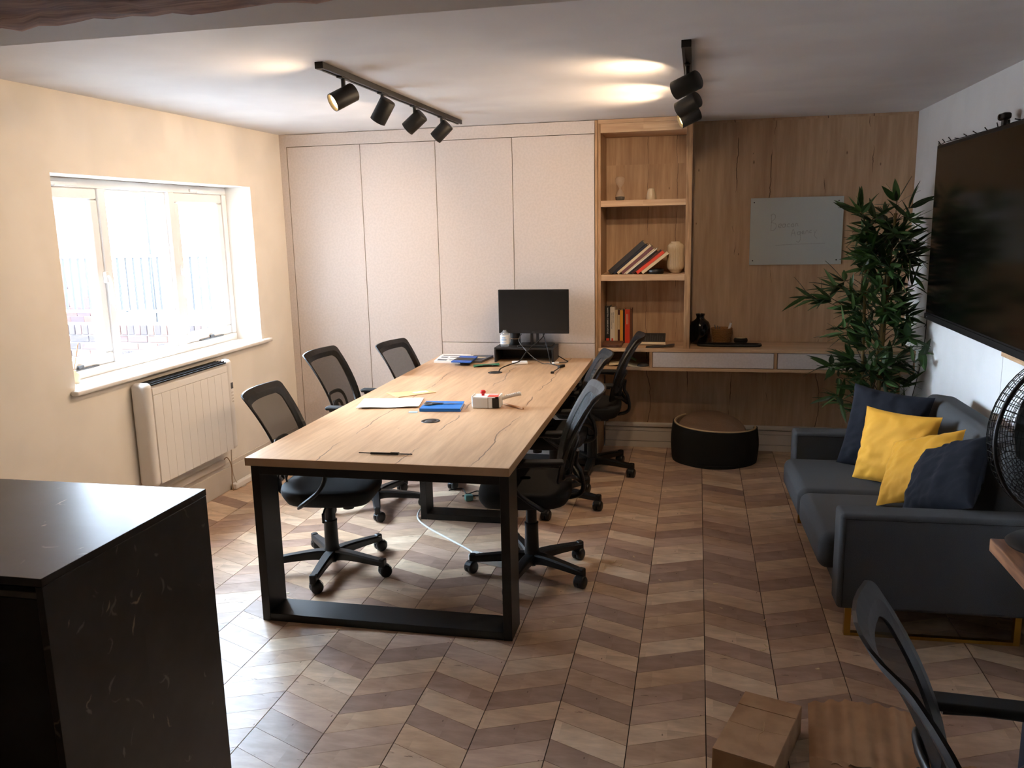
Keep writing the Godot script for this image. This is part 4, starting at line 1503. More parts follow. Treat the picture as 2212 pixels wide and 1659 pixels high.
# ---------------------------------------------------------------- plant
func plant():
	var p = thing("artificial_bamboo", "tall artificial bamboo plant in the corner behind the sofa", "plant", Vector3(2.84, 0, 0.22))
	var st = ST()
	lathe(st, [Vector2(0, 0), Vector2(0.10, 0), Vector2(0.13, 0.24), Vector2(0.135, 0.25), Vector2(0.12, 0.25), Vector2(0.12, 0.22), Vector2(0, 0.22)], 28)
	part("pot", st, M.black_plastic, p)
	var r = RandomNumberGenerator.new()
	r.seed = 12
	var canes = [[Vector3(-0.05, 0.22, 0.02), Vector3(-0.075, 1.62, 0.0), 0.011], [Vector3(0.035, 0.22, 0.03), Vector3(0.06, 1.50, 0.05), 0.014], [Vector3(0.0, 0.22, -0.05), Vector3(0.10, 1.72, -0.06), 0.010], [Vector3(0.055, 0.22, -0.01), Vector3(0.03, 1.40, 0.08), 0.011]]
	for c in canes:
		st = ST()
		var n = 9
		for i in n:
			var a = Vector3(c[0]).lerp(c[1], float(i) / n)
			var b = Vector3(c[0]).lerp(c[1], float(i + 1) / n)
			cyl(st, a, b, c[2] * 0.94, c[2] * 0.86, 10)
			cyl(st, b - Vector3(0, 0.006, 0), b + Vector3(0, 0.006, 0), c[2] * 1.12, c[2] * 1.12, 10)
		part("cane", st, M.bamboo_cane, p)
	# leaf shapes
	var shapes = []
	for k in 3:
		st = ST()
		var bend = [0.25, 0.6, 0.05][k]
		var wid = [0.012, 0.010, 0.0145][k]
		var nseg = 6
		for i in nseg:
			var q = []
			for e in [i, i + 1]:
				var f = float(e) / nseg
				var w = wid * pow(sin(PI * pow(f, 0.75)), 0.9) if f > 0 and f < 1 else 0.0004
				var x = f
				var y = -bend * f * f * 0.35
				q.append([Vector3(x * 1.0, y, -w * 9.0), Vector3(x, y - 0.012, 0), Vector3(x, y, w * 9.0)])
			for h in 2:
				var n1 = Vector3(bend * 0.35, 1, 0.25 * (1 if h else -1)).normalized()
				quad(st, q[0][h], q[0][h + 1], q[1][h + 1], q[1][h], n1)
		shapes.append(st.commit())
	var leaves = []
	var twigs = ST()
	var spots = []
	for i in 140:
		var y = lerpf(0.40, 1.70, pow(float(i) / 139.0, 0.9))
		var c = canes[i % 4]
		var o = Vector3(c[0]).lerp(c[1], clampf((y - 0.22) / (c[1].y - 0.22), 0, 1))
		var a = i * 2.4 + r.randf_range(-0.5, 0.5)
		var reach = r.randf_range(0.06, 0.20) * (0.75 if y > 1.35 else 1.0)
		spots.append([o, Vector3(cos(a) * reach, r.randf_range(0.03, 0.13), sin(a) * reach * 0.8)])
	spots.append([Vector3(-0.06, 1.02, 0.0), Vector3(-0.36, 0.20, 0.08)])
	spots.append([Vector3(-0.06, 1.0, 0.0), Vector3(-0.25, 0.22, 0.06)])
	spots.append([Vector3(0.05, 0.74, 0.05), Vector3(0.22, 0.16, 0.10)])
	spots.append([Vector3(0.05, 0.70, 0.05), Vector3(0.19, 0.13, 0.16)])
	spots.append([Vector3(-0.05, 0.5, 0.0), Vector3(-0.17, 0.07, 0.06)])
	spots.append([Vector3(-0.05, 0.62, 0.0), Vector3(-0.22, 0.16, 0.06)])
	spots.append([Vector3(0.10, 1.70, -0.06), Vector3(0.0, 0.10, 0.02)])
	spots.append([Vector3(0.10, 1.66, -0.06), Vector3(0.07, 0.10, 0.05)])
	spots.append([Vector3(-0.075, 1.6, 0.0), Vector3(-0.05, 0.14, 0.05)])
	for s in spots:
		var tip: Vector3 = s[0] + s[1]
		if tip.x > 0.26: tip.x = 0.26
		if tip.z < -0.40: tip.z = -0.40
		var mid = Vector3(s[0]).lerp(tip, 0.5) + Vector3(0, 0.03, 0)
		tube(twigs, spline([s[0], mid, tip], 3), 0.0022, -1.0, 5)
		var out = Vector3(s[1].x, 0.3 * s[1].length(), s[1].z).normalized()
		for k in r.randi_range(6, 9):
			var d = (out + Vector3(r.randf_range(-1.1, 1.1), r.randf_range(-0.9, 0.75), r.randf_range(-1.1, 1.1))).normalized()
			var L = r.randf_range(0.10, 0.185)
			var at = tip + d * 0.006 - Vector3(s[1]) * r.randf_range(0.0, 0.18)
			var e: Vector3 = at + d * L + p.position
			if e.x > 3.15 or e.z < ZP + 0.01: continue
			if e.z < 0.02 and e.y > 0.60 and e.y < 0.90: continue
			if e.x > 3.07 and e.z > 0.40 and e.y > 1.06: continue
			leaves.append([at, d, L, r.randi_range(0, 2), r.randi_range(0, 3), r.randf_range(-0.9, 0.9)])
	part("twigs", twigs, M.twig, p)
	leaves.sort_custom(func(a, b): return a[0].z * 1.0 + a[2] * 2.0 > b[0].z * 1.0 + b[2] * 2.0)
	var rest = []
	for i in 4:
		rest.append(ST())
	var had = [false, false, false, false]
	for i in leaves.size():
		var q: Array = leaves[i]
		var x: Vector3 = q[1]
		var z = x.cross(Vector3.UP).normalized().rotated(x, q[5])
		var y = z.cross(x).normalized()
		var T = Transform3D(Basis(x * q[2], y * q[2], z * q[2]), q[0])
		if i < 300:
			var o = MeshInstance3D.new()
			o.name = "leaf"
			o.mesh = shapes[q[3]]
			o.material_override = M["leaf_%d" % q[4]]
			p.add_child(o, true)
			o.transform = T
		else:
			rest[q[4]].append_from(shapes[q[3]], 0, T)
			had[q[4]] = true
	var me = ArrayMesh.new()
	var n = 0
	for i in 4:
		if had[i]:
			rest[i].commit(me)
			me.surface_set_material(n, M["leaf_%d" % i])
			n += 1
	if n > 0:
		var o = MeshInstance3D.new()
		o.name = "inner_leaves"
		o.mesh = me
		p.add_child(o, true)
		o.set_meta("kind", "stuff")

# ---------------------------------------------------------------- cardboard by the camera
func foreground():
	var b = thing("cardboard_box", "closed brown cardboard box lying flat on the plank floor", "box", Vector3(1.945, 0, 3.39), -0.325)
	var st = ST()
	bx(st, Vector3(-0.096, 0.0, -0.185), Vector3(0.096, 0.098, 0.185), 0.004, 2)
	part("carton", st, M.cardboard, b)
	st = ST()
	bx(st, Vector3(-0.095, 0.0982, -0.184), Vector3(0.095, 0.1005, -0.098), 0.001)
	part("flap", st, M.cardboard, b)
	st = ST()
	bx(st, Vector3(-0.095, 0.0982, -0.0955), Vector3(0.095, 0.1, 0.184), 0.001)
	part("flap", st, M.cardboard, b)
	st = ST()
	tube(st, spline([Vector3(0.01, 0.1003, -0.03), Vector3(0.02, 0.1003, 0.02), Vector3(0.012, 0.1003, 0.05), Vector3(0.03, 0.1003, 0.10)]), 0.0014, -1.0, 5)
	tube(st, [Vector3(-0.09, 0.1003, 0.015), Vector3(0.0, 0.1003, 0.02), Vector3(0.09, 0.1003, 0.01)], 0.0008, -1.0, 5)
	part("crease", st, M.cardboard_light, b)
	st = ST()
	bx(st, Vector3(-0.13, 0, -0.09), Vector3(0.15, 0.05, 0.10), 0.012, 2)
	solo("black_pouch", st, M.black_soft, "black padded pouch between the cardboard box and torn carton", "pouch", Vector3(2.235, 0.0, 3.66), -0.3)
	# creased corrugated piece
	var c = thing("torn_carton", "torn and creased brown corrugated carton lying on the floor", "carton", Vector3(2.30, 0, 3.33), -0.10)
	st = ST()
	var nz = noise(3.0, 77, 3)
	var cor = func(u: float, v: float) -> Vector3:
		var x = lerpf(-0.19, 0.19, u)
		var z = lerpf(-0.16, 0.16, v)
		var edge = 0.012 * nz.get_noise_2d(u * 3.0, 0.5) * absf(v * 2.0 - 1.0)
		var ridge = 0.007 * pow(absf(sin(u * 24.0 + 0.8 * nz.get_noise_2d(u * 1.5, 0.3))), 3.0) * (1.0 if u < 0.75 else 0.3)
		var y = 0.055 + ridge + 0.03 * sin(u * PI) - 0.03 * v + 0.004 * nz.get_noise_2d(u, v)
		return Vector3(x + edge * 0.5, y, z + edge)
	sheet(st, cor, 60, 14, 0.005)
	part("corrugated_panel", st, M.cardboard, c)
	st = ST()
	bx(st, Vector3(-0.18, 0.0, -0.13), Vector3(0.18, 0.028, 0.13), 0.004)
	part("folded_base", st, M.cardboard, c)
	st = ST()
	var flp = func(u: float, v: float) -> Vector3:
		return Vector3(lerpf(-0.19, 0.10, u), 0.048 + 0.006 * absf(sin(u * 14.0)) - 0.03 * v, lerpf(0.145, 0.21, v) + 0.012 * nz.get_noise_2d(u * 8.0, 3.0))
	sheet(st, flp, 24, 6, 0.005)
	part("flap", st, M.cardboard, c)
	var d = thing("flat_carton", "ragged flattened carton beneath the walnut side table", "carton", Vector3(2.70, 0, 3.50), -0.10)
	st = ST()
	var cor2 = func(u: float, v: float) -> Vector3:
		var e = 0.018 * nz.get_noise_2d(u * 20.0, 7.0) * (1.0 - v)
		return Vector3(lerpf(-0.22, 0.16, u), 0.012 + 0.006 * absf(sin(u * 26.0)) , lerpf(-0.12, 0.16, v) + e)
	sheet(st, cor2, 50, 6, 0.005)
	part("panel", st, M.cardboard, d)
	for i in 3:
		st = ST()
		var x = [-0.06, 0.02, 0.075][i]
		tube(st, [Vector3(x, 0.03, -0.10), Vector3(x + 0.004, 0.034, -0.02), Vector3(x + 0.01, 0.026, 0.06)], 0.007, 0.002, 6)
		part("torn_strip", st, M.cardboard_light, d)

# ---------------------------------------------------------------- board, pet bed, floor bits
func stroke(st: SurfaceTool, pts: Array, w: float):
	for i in pts.size() - 1:
		var a: Vector3 = pts[i]
		var b: Vector3 = pts[i + 1]
		var d = (b - a).normalized()
		var n = Vector3(-d.y, d.x, 0) * w * 0.5
		quad(st, a - n - d * w * 0.3, a + n - d * w * 0.3, b + n + d * w * 0.3, b - n + d * w * 0.3, Vector3.BACK)

func small_things():
	var b = thing("glass_whiteboard", "pale glass whiteboard with faint handwriting fixed on oak panelling", "whiteboard", Vector3(2.4015, 1.618, ZP))
	var st = ST()
	bx(st, Vector3(-0.3135, -0.236, 0.004), Vector3(0.3135, 0.236, 0.010), 0.0012)
	part("glass", st, M.board_glass, b)
	for s in [Vector2(-0.29, 0.205), Vector2(0.28, 0.205), Vector2(-0.29, -0.205), Vector2(0.28, -0.205)]:
		st = ST()
		cyl(st, Vector3(s.x, s.y, 0.0), Vector3(s.x, s.y, 0.0125), 0.005, 0.0045, 12)
		part("fixing", st, M.black_metal, b)
	st = ST()
	var at = func(x: float, y: float) -> Vector3: return Vector3(x, y, 0.0104)
	var words = [
		[Vector2(-0.172, 0.118), Vector2(-0.168, 0.08), Vector2(-0.17, 0.005)],
		[Vector2(-0.172, 0.112), Vector2(-0.158, 0.122), Vector2(-0.142, 0.112), Vector2(-0.145, 0.09), Vector2(-0.168, 0.065), Vector2(-0.14, 0.055), Vector2(-0.135, 0.03), Vector2(-0.15, 0.01), Vector2(-0.17, 0.006)],
		[Vector2(-0.12, 0.035), Vector2(-0.10, 0.04), Vector2(-0.103, 0.052), Vector2(-0.118, 0.046), Vector2(-0.117, 0.028), Vector2(-0.10, 0.026)],
		[Vector2(-0.072, 0.05), Vector2(-0.088, 0.05), Vector2(-0.09, 0.03), Vector2(-0.076, 0.03), Vector2(-0.072, 0.05), Vector2(-0.068, 0.028)],
		[Vector2(-0.042, 0.05), Vector2(-0.056, 0.05), Vector2(-0.058, 0.032), Vector2(-0.042, 0.03)],
		[Vector2(-0.02, 0.052), Vector2(-0.032, 0.045), Vector2(-0.028, 0.032), Vector2(-0.014, 0.036), Vector2(-0.02, 0.052)],
		[Vector2(-0.004, 0.032), Vector2(-0.003, 0.05), Vector2(0.008, 0.052), Vector2(0.014, 0.034)],
		[Vector2(-0.03, -0.035), Vector2(-0.018, 0.012), Vector2(-0.002, -0.035)], [Vector2(-0.026, -0.016), Vector2(-0.004, -0.014)],
		[Vector2(0.028, -0.005), Vector2(0.012, -0.008), Vector2(0.014, -0.024), Vector2(0.028, -0.022), Vector2(0.03, -0.004), Vector2(0.032, -0.06), Vector2(0.02, -0.078), Vector2(0.006, -0.07)],
		[Vector2(0.042, -0.014), Vector2(0.056, -0.010), Vector2(0.05, 0.0), Vector2(0.042, -0.008), Vector2(0.046, -0.02), Vector2(0.06, -0.018)],
		[Vector2(0.068, -0.018), Vector2(0.07, 0.0), Vector2(0.08, 0.002), Vector2(0.084, -0.016)],
		[Vector2(0.108, 0.004), Vector2(0.096, 0.002), Vector2(0.094, -0.012), Vector2(0.108, -0.012)],
		[Vector2(0.12, 0.004), Vector2(0.128, -0.012)], [Vector2(0.14, 0.006), Vector2(0.126, -0.03), Vector2(0.146, -0.055)],
		[Vector2(-0.135, -0.098), Vector2(0.0, -0.092), Vector2(0.2, -0.088)]]
	for q in words:
		var pts = []
		for v in q: pts.append(at.call(v.x, v.y))
		stroke(st, spline(pts, 4) if pts.size() > 2 else pts, 0.0042)
	part("handwriting", st, M.faint_ink, b)
	# pet bed
	var p = thing("pet_bed", "round dark felt pet bed with a beige plush cushion", "pet bed", Vector3(1.868, 0, -0.115))
	st = ST()
	var a0 = -0.12
	var a1 = PI + 0.75
	var rim_h = func(u: float) -> float: return 0.245 + 0.045 * pow(u, 1.4)
	var wall = func(u: float, v: float) -> Vector3:
		var a = lerpf(a0, a1, u)
		var rr = 0.292 + 0.012 * sin(v * PI)
		return Vector3(cos(a) * rr * 1.0, rim_h.call(u) * v, sin(a) * rr * 0.86)
	sheet(st, wall, 56, 6, 0.012)
	part("outer_wall", st, M.dark_felt, p)
	st = ST()
	var lining = func(u: float, v: float) -> Vector3:
		var a = lerpf(a0 + 0.02, a1 - 0.02, u)
		return Vector3(cos(a) * 0.278, 0.03 + (rim_h.call(u) - 0.03) * v, sin(a) * 0.278 * 0.85)
	sheet(st, lining, 56, 3, 0.014)
	part("lining", st, M.beige_plush, p)
	st = ST()
	var lip = []
	for i in 57:
		var u = i / 56.0
		var a = lerpf(a0, a1, u)
		lip.append(Vector3(cos(a) * 0.284, rim_h.call(u) + 0.002, sin(a) * 0.284 * 0.855))
	tube(st, lip, 0.007, 0.007, 8)
	part("trim", st, M.cream_trim, p)
	st = ST()
	lathe(st, [Vector2(0, 0.0), Vector2(0.275, 0.0), Vector2(0.275, 0.02), Vector2(0, 0.02)], 40)
	part("bed_base", st, M.dark_felt, p)
	st = ST()
	var nz = noise(1.2, 41, 3)
	var dome = func(u: float, v: float) -> Vector3:
		var a = TAU * u
		var rr = 0.245 * sin(v * PI * 0.5)
		var y = 0.085 * sqrt(maxf(0.0, cos(v * PI * 0.5))) 
		var q = Vector3(cos(a) * rr, y, sin(a) * rr * 0.92)
		return q + Vector3.UP * nz.get_noise_2d(q.x * 5.0, q.z * 5.0) * 0.02 * cos(v * PI * 0.5)
	X = Transform3D(Basis(Vector3.RIGHT, 0.40) * Basis(Vector3(0, 0, 1), -0.08), Vector3(-0.02, 0.185, -0.035))
	sheet(st, dome, 44, 14)
	lathe(st, [Vector2(0, -0.06), Vector2(0.2, -0.06), Vector2(0.245, 0.0)], 40)
	X = Transform3D()
	part("plush_cushion", st, M.beige_plush, p)
	# scraps on the floor
	var r = RandomNumberGenerator.new()
	r.seed = 31
	var at_floor = [[1.34, 1.885], [1.429, 1.809], [1.576, 2.082], [1.322, 1.905], [1.14, 2.60], [1.33, 2.559], [1.838, 2.081], [1.855, 2.338], [2.038, 2.424], [2.011, 2.694], [2.204, 2.809], [1.574, 2.178], [0.739, 2.83], [0.85, 2.825], [0.232, 2.82], [-0.165, 2.522], [2.026, 2.657], [1.371, 1.934]]
	for q in at_floor:
		st = ST()
		var L = r.randf_range(0.006, 0.013)
		var lift = r.randf_range(0.002, 0.005)
		var flake = func(u: float, v: float) -> Vector3: return Vector3((u - 0.5) * L * 2.0, 0.0012 + lift * u * u, (v - 0.5) * L * (1.0 - 0.5 * u))
		sheet(st, flake, 4, 2, 0.0012)
		solo("paper_scrap", st, M.paper_cream, "tiny pale scrap of litter lying on the plank floor", "litter", Vector3(q[0], 0, q[1]), r.randf() * TAU, "scraps on the floor")
	# mains strip and leads under the table
	var e = thing("power_strip", "white multi-socket power strip on the floor under the table", "power strip", Vector3(0.75, 0, 2.02), -0.34)
	st = ST()
	bx(st, Vector3(-0.16, 0.0, -0.028), Vector3(0.16, 0.036, 0.028), 0.004, 2)
	part("body", st, M.white_plastic, e)
	for i in 4:
		st = ST()
		for k in 3: cyl(st, Vector3(-0.115 + i * 0.075 + [-0.011, 0.011, 0.0][k], 0.0362, [0.006, 0.006, -0.01][k]), Vector3(-0.115 + i * 0.075 + [-0.011, 0.011, 0.0][k], 0.0368, [0.006, 0.006, -0.01][k]), 0.003, 0.003, 8)
		part("socket", st, M.grey_plastic, e)
	cable([Vector3(0.599, 0.018, 1.962), Vector3(0.58, 0.007, 1.89), Vector3(0.41, 0.006, 1.734), Vector3(0.238, 0.006, 1.579), Vector3(0.135, 0.006, 1.45), Vector3(0.11, 0.02, 1.36), Vector3(0.10, 0.02, 1.2)], 0.0055, M.white_plastic, "white mains lead running across the floor from power strip")
	cable([Vector3(0.46, 0.655, 1.50), Vector3(0.455, 0.50, 1.36), Vector3(0.47, 0.30, 1.22), Vector3(0.455, 0.16, 1.16), Vector3(0.48, 0.03, 1.08), Vector3(0.40, 0.008, 0.98), Vector3(0.28, 0.008, 1.0)], 0.0045, M.black_soft, "black lead dropping from the cable tray to the floor")
	cable([Vector3(0.16, 0.008, 0.90), Vector3(0.24, 0.012, 0.86), Vector3(0.30, 0.01, 0.96), Vector3(0.36, 0.012, 0.90), Vector3(0.44, 0.01, 1.02), Vector3(0.55, 0.01, 1.0), Vector3(0.60, 0.01, 0.88)], 0.004, M.black_soft, "tangled black lead lying on the floor under the table")
	var g = thing("plug", "pale green plug lying on the floor among leads", "plug", Vector3(0.34, 0, 1.06), 0.5)
	st = ST()
	rb(st, Vector3(0, 0.02, 0), Vector3(0.05, 0.038, 0.045), 0.008, 2)
	part("body", st, M.teal_plug, g)
	st = ST()
	for z in [-0.012, 0.012]: bx(st, Vector3(0.025, 0.014, z - 0.003), Vector3(0.042, 0.018, z + 0.003))
	part("pins", st, M.gold_metal, g)

# ---------------------------------------------------------------- on the bookcase and the wall desk
func book(label: String, cover: Material, size: Vector3, at: Vector3, turn: Basis, group: String) -> Node3D:
	# spine at local z = 0, book reaching back; size = thickness, height, depth
	var b = thing("book", label, "book", at, 0.0, group)
	b.basis = turn
	var st = ST()
	bx(st, Vector3(0, 0, -size.z), Vector3(0.0022, size.y, 0), 0.0006)
	bx(st, Vector3(size.x - 0.0022, 0, -size.z), Vector3(size.x, size.y, 0), 0.0006)
	bx(st, Vector3(0.0021, 0, -0.0025), Vector3(size.x - 0.0021, size.y, 0), 0.0006)
	part("cover", st, cover, b)
	st = ST()
	bx(st, Vector3(0.0024, 0.003, -size.z + 0.003), Vector3(size.x - 0.0024, size.y - 0.003, -0.0028))
	part("pages", st, M.paper_cream, b)
	return b

func shelf_things():
	var ys = 1.3455
	# leaning books
	var th = deg_to_rad(41.0)
	var lean = [
		["dark grey hardback at the bottom of the leaning row", "book_grey", 0.034, 0.315],
		["navy book leaning on the thick dark grey hardback", "book_navy", 0.015, 0.305],
		["thick cream book in the leaning row beside the navy one", "book_cream", 0.018, 0.300],
		["dusty pink book in middle of the leaning row", "book_pink", 0.020, 0.275],
		["slim cream booklet leaning between pink and white books", "book_cream", 0.008, 0.270],
		["slim white booklet leaning in the row of books", "book_white", 0.008, 0.275],
		["black book leaning in front of the slim booklets", "book_black", 0.014, 0.24],
		["maroon book leaning behind the orange-red paperback", "book_maroon", 0.012, 0.255],
		["orange-red paperback leaning in the row of books", "book_orange", 0.022, 0.235],
		["cream paperback leaning at the open end against ribbed vase", "book_cream", 0.022, 0.225]]
	var x = 1.075
	for i in lean.size():
		var q = lean[i]
		var a = th - i * deg_to_rad(0.35)
		# lower right corner rests on the shelf
		x += q[2] / sin(a) + 0.0004
		var d = Vector3(cos(a), sin(a), 0)
		var n = Vector3(-sin(a), cos(a), 0)
		# local x (thickness) runs from the upper left face to the lower right face, y along the book
		book(q[0], M[q[1]], Vector3(q[2], q[3], 0.19), Vector3(x, ys, -0.05) + n * q[2], Basis(-n, d, Vector3(0, 0, 1)), "books leaning on the middle shelf")
	# ribbed vase
	var st = ST()
	var n_rib = 44
	var prof = [Vector2(0.030, 0), Vector2(0.036, 0.004), Vector2(0.038, 0.012), Vector2(0.054, 0.03), Vector2(0.058, 0.05), Vector2(0.058, 0.17), Vector2(0.055, 0.19), Vector2(0.042, 0.208), Vector2(0.034, 0.213), Vector2(0.034, 0.219), Vector2(0.031, 0.22), Vector2(0.029, 0.205)]
	var rib = func(u: float, v: float) -> Vector3:
		var k = v * (prof.size() - 1)
		var i = mini(int(k), prof.size() - 2)
		var p: Vector2 = Vector2(prof[i]).lerp(prof[i + 1], k - i)
		var w = 0.0022 * cos(u * TAU * n_rib) * (1.0 if i > 2 and i < 7 else 0.0)
		return Vector3(cos(TAU * u) * (p.x + w), p.y, -sin(TAU * u) * (p.x + w))
	sheet(st, rib, n_rib * 4, 22)
	solo("ribbed_vase", st, M.beige_ceramic, "cream ribbed ceramic vase standing on the middle shelf", "vase", Vector3(1.572, ys, -0.16))
	st = ST()
	lathe(st, [Vector2(0, 0), Vector2(0.052, 0), Vector2(0.056, 0.004), Vector2(0.056, 0.028), Vector2(0.053, 0.032), Vector2(0.049, 0.028), Vector2(0.048, 0.012), Vector2(0, 0.012)], 32)
	solo("black_dish", st, M.black_plastic, "small round black dish in front of the leaning books", "dish", Vector3(1.437, ys, -0.085))
	# hourglass
	var hg = thing("hourglass", "clear glass hourglass with black sand on the top shelf", "hourglass", Vector3(1.183, 1.8565, -0.12))
	st = ST()
	var hp = [Vector2(0.0, 0), Vector2(0.026, 0.0), Vector2(0.033, 0.008), Vector2(0.034, 0.03), Vector2(0.028, 0.052), Vector2(0.012, 0.074), Vector2(0.005, 0.084), Vector2(0.012, 0.094), Vector2(0.028, 0.114), Vector2(0.034, 0.135), Vector2(0.033, 0.152), Vector2(0.024, 0.163), Vector2(0.0, 0.166)]
	lathe(st, hp, 28)
	part("glass", st, M.thin_glass, hg)
	st = ST()
	lathe(st, [Vector2(0, 0.002), Vector2(0.025, 0.002), Vector2(0.031, 0.009), Vector2(0.0322, 0.026), Vector2(0, 0.030)], 24)
	part("sand", st, M.black_matt, hg)
	st = ST()
	lathe(st, [Vector2(0, 0), Vector2(0.035, 0), Vector2(0.037, 0.004), Vector2(0.024, 0.07), Vector2(0.018, 0.078), Vector2(0, 0.08)], 28)
	solo("ceramic_cone", st, M.beige_ceramic, "small cream ceramic cone beside the hourglass", "ornament", Vector3(1.40, 1.8565, -0.12))
	# upright books on the desk inside the bookcase
	var row = [
		["tall black textbook standing against the bookcase side", "book_black", 0.036, 0.275],
		["tall white textbook with black spine lettering standing upright", "book_white", 0.034, 0.268],
		["cream book standing beside the lettered white textbook", "book_cream", 0.021, 0.245],
		["maroon-spined book standing in the upright row", "book_maroon", 0.015, 0.245],
		["yellow-orange book standing in the upright row", "book_yellow", 0.022, 0.243],
		["slim black book standing between yellow and orange ones", "book_black", 0.013, 0.25],
		["bright orange-red book standing at the open end of row", "book_orange", 0.036, 0.25],
		["brown hardback standing last in the upright row", "book_brown", 0.014, 0.255]]
	x = 1.0625
	for i in row.size():
		var q = row[i]
		var zf = -0.262 if i < 2 else -0.268
		var b = book(q[0], M[q[1]], Vector3(q[2], q[3], 0.115), Vector3(x, 0.8245, zf), Basis(), "books standing under the shelves")
		var down = Basis(Vector3(0, -1, 0), Vector3(1, 0, 0), Vector3(0, 0, 1))
		if i == 0: text_part("spine_title", "MARKETING COMMUNICATIONS", 0.0135, M.paper_white, b, Transform3D(down, Vector3(q[2] / 2, 0.165, 0.0004)))
		if i == 1:
			text_part("spine_title", "PRINCIPLES AND", 0.0105, M.book_black, b, Transform3D(down, Vector3(q[2] / 2 + 0.006, 0.19, 0.0004)))
			text_part("spine_title", "PRACTICE OF MARKETING", 0.0105, M.book_black, b, Transform3D(down, Vector3(q[2] / 2 - 0.006, 0.165, 0.0004)))
		st = ST()
		if i == 0: quad(st, Vector3(0.008, 0.01, 0.0003), Vector3(0.030, 0.01, 0.0003), Vector3(0.030, 0.035, 0.0003), Vector3(0.008, 0.035, 0.0003), Vector3.BACK)
		elif i == 1: quad(st, Vector3(0.010, 0.01, 0.0003), Vector3(0.022, 0.01, 0.0003), Vector3(0.022, 0.035, 0.0003), Vector3(0.010, 0.035, 0.0003), Vector3.BACK)
		elif i == 3: quad(st, Vector3(0.001, 0.10, 0.0003), Vector3(0.014, 0.10, 0.0003), Vector3(0.014, 0.21, 0.0003), Vector3(0.001, 0.21, 0.0003), Vector3.BACK)
		elif i == 6:
			for k in 2: quad(st, Vector3(0.012 + k * 0.009, 0.14, 0.0003), Vector3(0.0155 + k * 0.009, 0.14, 0.0003), Vector3(0.0155 + k * 0.009, 0.215, 0.0003), Vector3(0.012 + k * 0.009, 0.215, 0.0003), Vector3.BACK)
		if i in [0, 1, 3, 6]: part("spine_print", st, [M.book_orange, M.book_orange, null, M.book_cream, null, null, M.paper_cream][i], b)
		x += q[2] + 0.0006
	var bb = thing("flat_notebook", "brown notebook with a ring-bound edge lying under the upright books", "notebook", Vector3(1.128, 0.8245, -0.13))
	st = ST()
	bx(st, Vector3(-0.065, 0.002, -0.10), Vector3(0.075, 0.022, 0.10), 0.002)
	part("cover", st, M.book_brown, bb)
	for i in 14:
		st = ST()
		ring_x(st, Vector3(-0.058 + i * 0.0095, 0.012, 0.10), 0.009, 0.0012)
		part("binding_ring", st, M.black_soft, bb)
	# card stand with a dark printed card
	var cs = thing("tablet_stand", "dark printed card propped on a small cream stand", "card stand", Vector3(1.40, 0.8245, -0.20))
	st = ST()
	rb(st, Vector3(0, 0.012, 0.02), Vector3(0.215, 0.018, 0.012), 0.003)
	rb(st, Vector3(-0.04, 0.008, -0.03), Vector3(0.05, 0.012, 0.10), 0.003)
	rb(st, Vector3(0.05, 0.008, -0.03), Vector3(0.05, 0.012, 0.10), 0.003)
	part("stand", st, M.paper_cream, cs)
	st = ST()
	rb(st, Vector3(0.0, 0.045, -0.025), Vector3(0.212, 0.10, 0.006), 0.002, 1, Basis(Vector3.RIGHT, -0.95))
	part("card", st, M.book_grey, cs)
	st = ST()
	var tb = Transform3D(Basis(Vector3.RIGHT, -0.95), Vector3(0.0, 0.045, -0.025))
	X = tb
	bx(st, Vector3(-0.092, 0.012, 0.003), Vector3(-0.070, 0.038, 0.0034))
	bx(st, Vector3(-0.092, -0.036, 0.003), Vector3(-0.076, -0.030, 0.0034))
	X = Transform3D()
	part("emblem", st, M.paper_cream, cs)
	st = ST()
	X = tb
	for i in 9: bx(st, Vector3(-0.055 + i * 0.017, -0.035, 0.003), Vector3(-0.0525 + i * 0.017, 0.036 - 0.012 * (i % 3), 0.0034))
	X = Transform3D()
	part("print_line", st, M.grey_plastic, cs)
	st = ST()
	var lf = func(u: float, v: float) -> Vector3: return Vector3(lerpf(-0.10, 0.10, u), 0.004 + 0.012 * absf(sin(u * PI * 1.5 + 0.4)) * u, lerpf(-0.04, 0.045, v) - 0.045 * u)
	sheet(st, lf, 16, 4, 0.002)
	solo("folded_leaflet", st, M.book_grey, "dark folded leaflet lying in front of the card stand", "leaflet", Vector3(1.475, 0.8245, -0.06))
	# in the open compartment
	st = ST()
	var pp = func(u: float, v: float) -> Vector3: return Vector3(lerpf(-0.12, 0.10, u), 0.012 + 0.02 * sin(u * 5.0) * u, lerpf(-0.11, 0.09, v))
	sheet(st, pp, 14, 4, 0.012)
	solo("loose_papers", st, M.paper_cream, "loose pale papers stuffed in the open desk compartment", "papers", Vector3(1.235, 0.6885, -0.12))
	st = ST()
	var gp = func(u: float, v: float) -> Vector3: return Vector3(lerpf(-0.045, 0.05, u), 0.001 + 0.022 * sin(u * PI), lerpf(-0.04, 0.04, v))
	sheet(st, gp, 10, 3, 0.001)
	solo("green_note", st, M.leaf_note, "curled pale green note on top of the loose papers", "note", Vector3(1.255, 0.722, -0.09))
	st = ST()
	var ms = func(u: float, v: float) -> Vector3:
		var a = TAU * u
		return Vector3(cos(a) * 0.042 * sin(v * PI / 2), 0.026 * cos(v * PI / 2), sin(a) * 0.03 * sin(v * PI / 2))
	sheet(st, ms, 24, 8)
	solo("computer_mouse", st, M.black_plastic, "black computer mouse in the open desk compartment", "mouse", Vector3(1.355, 0.688, -0.06))
	# wall desk
	st = ST()
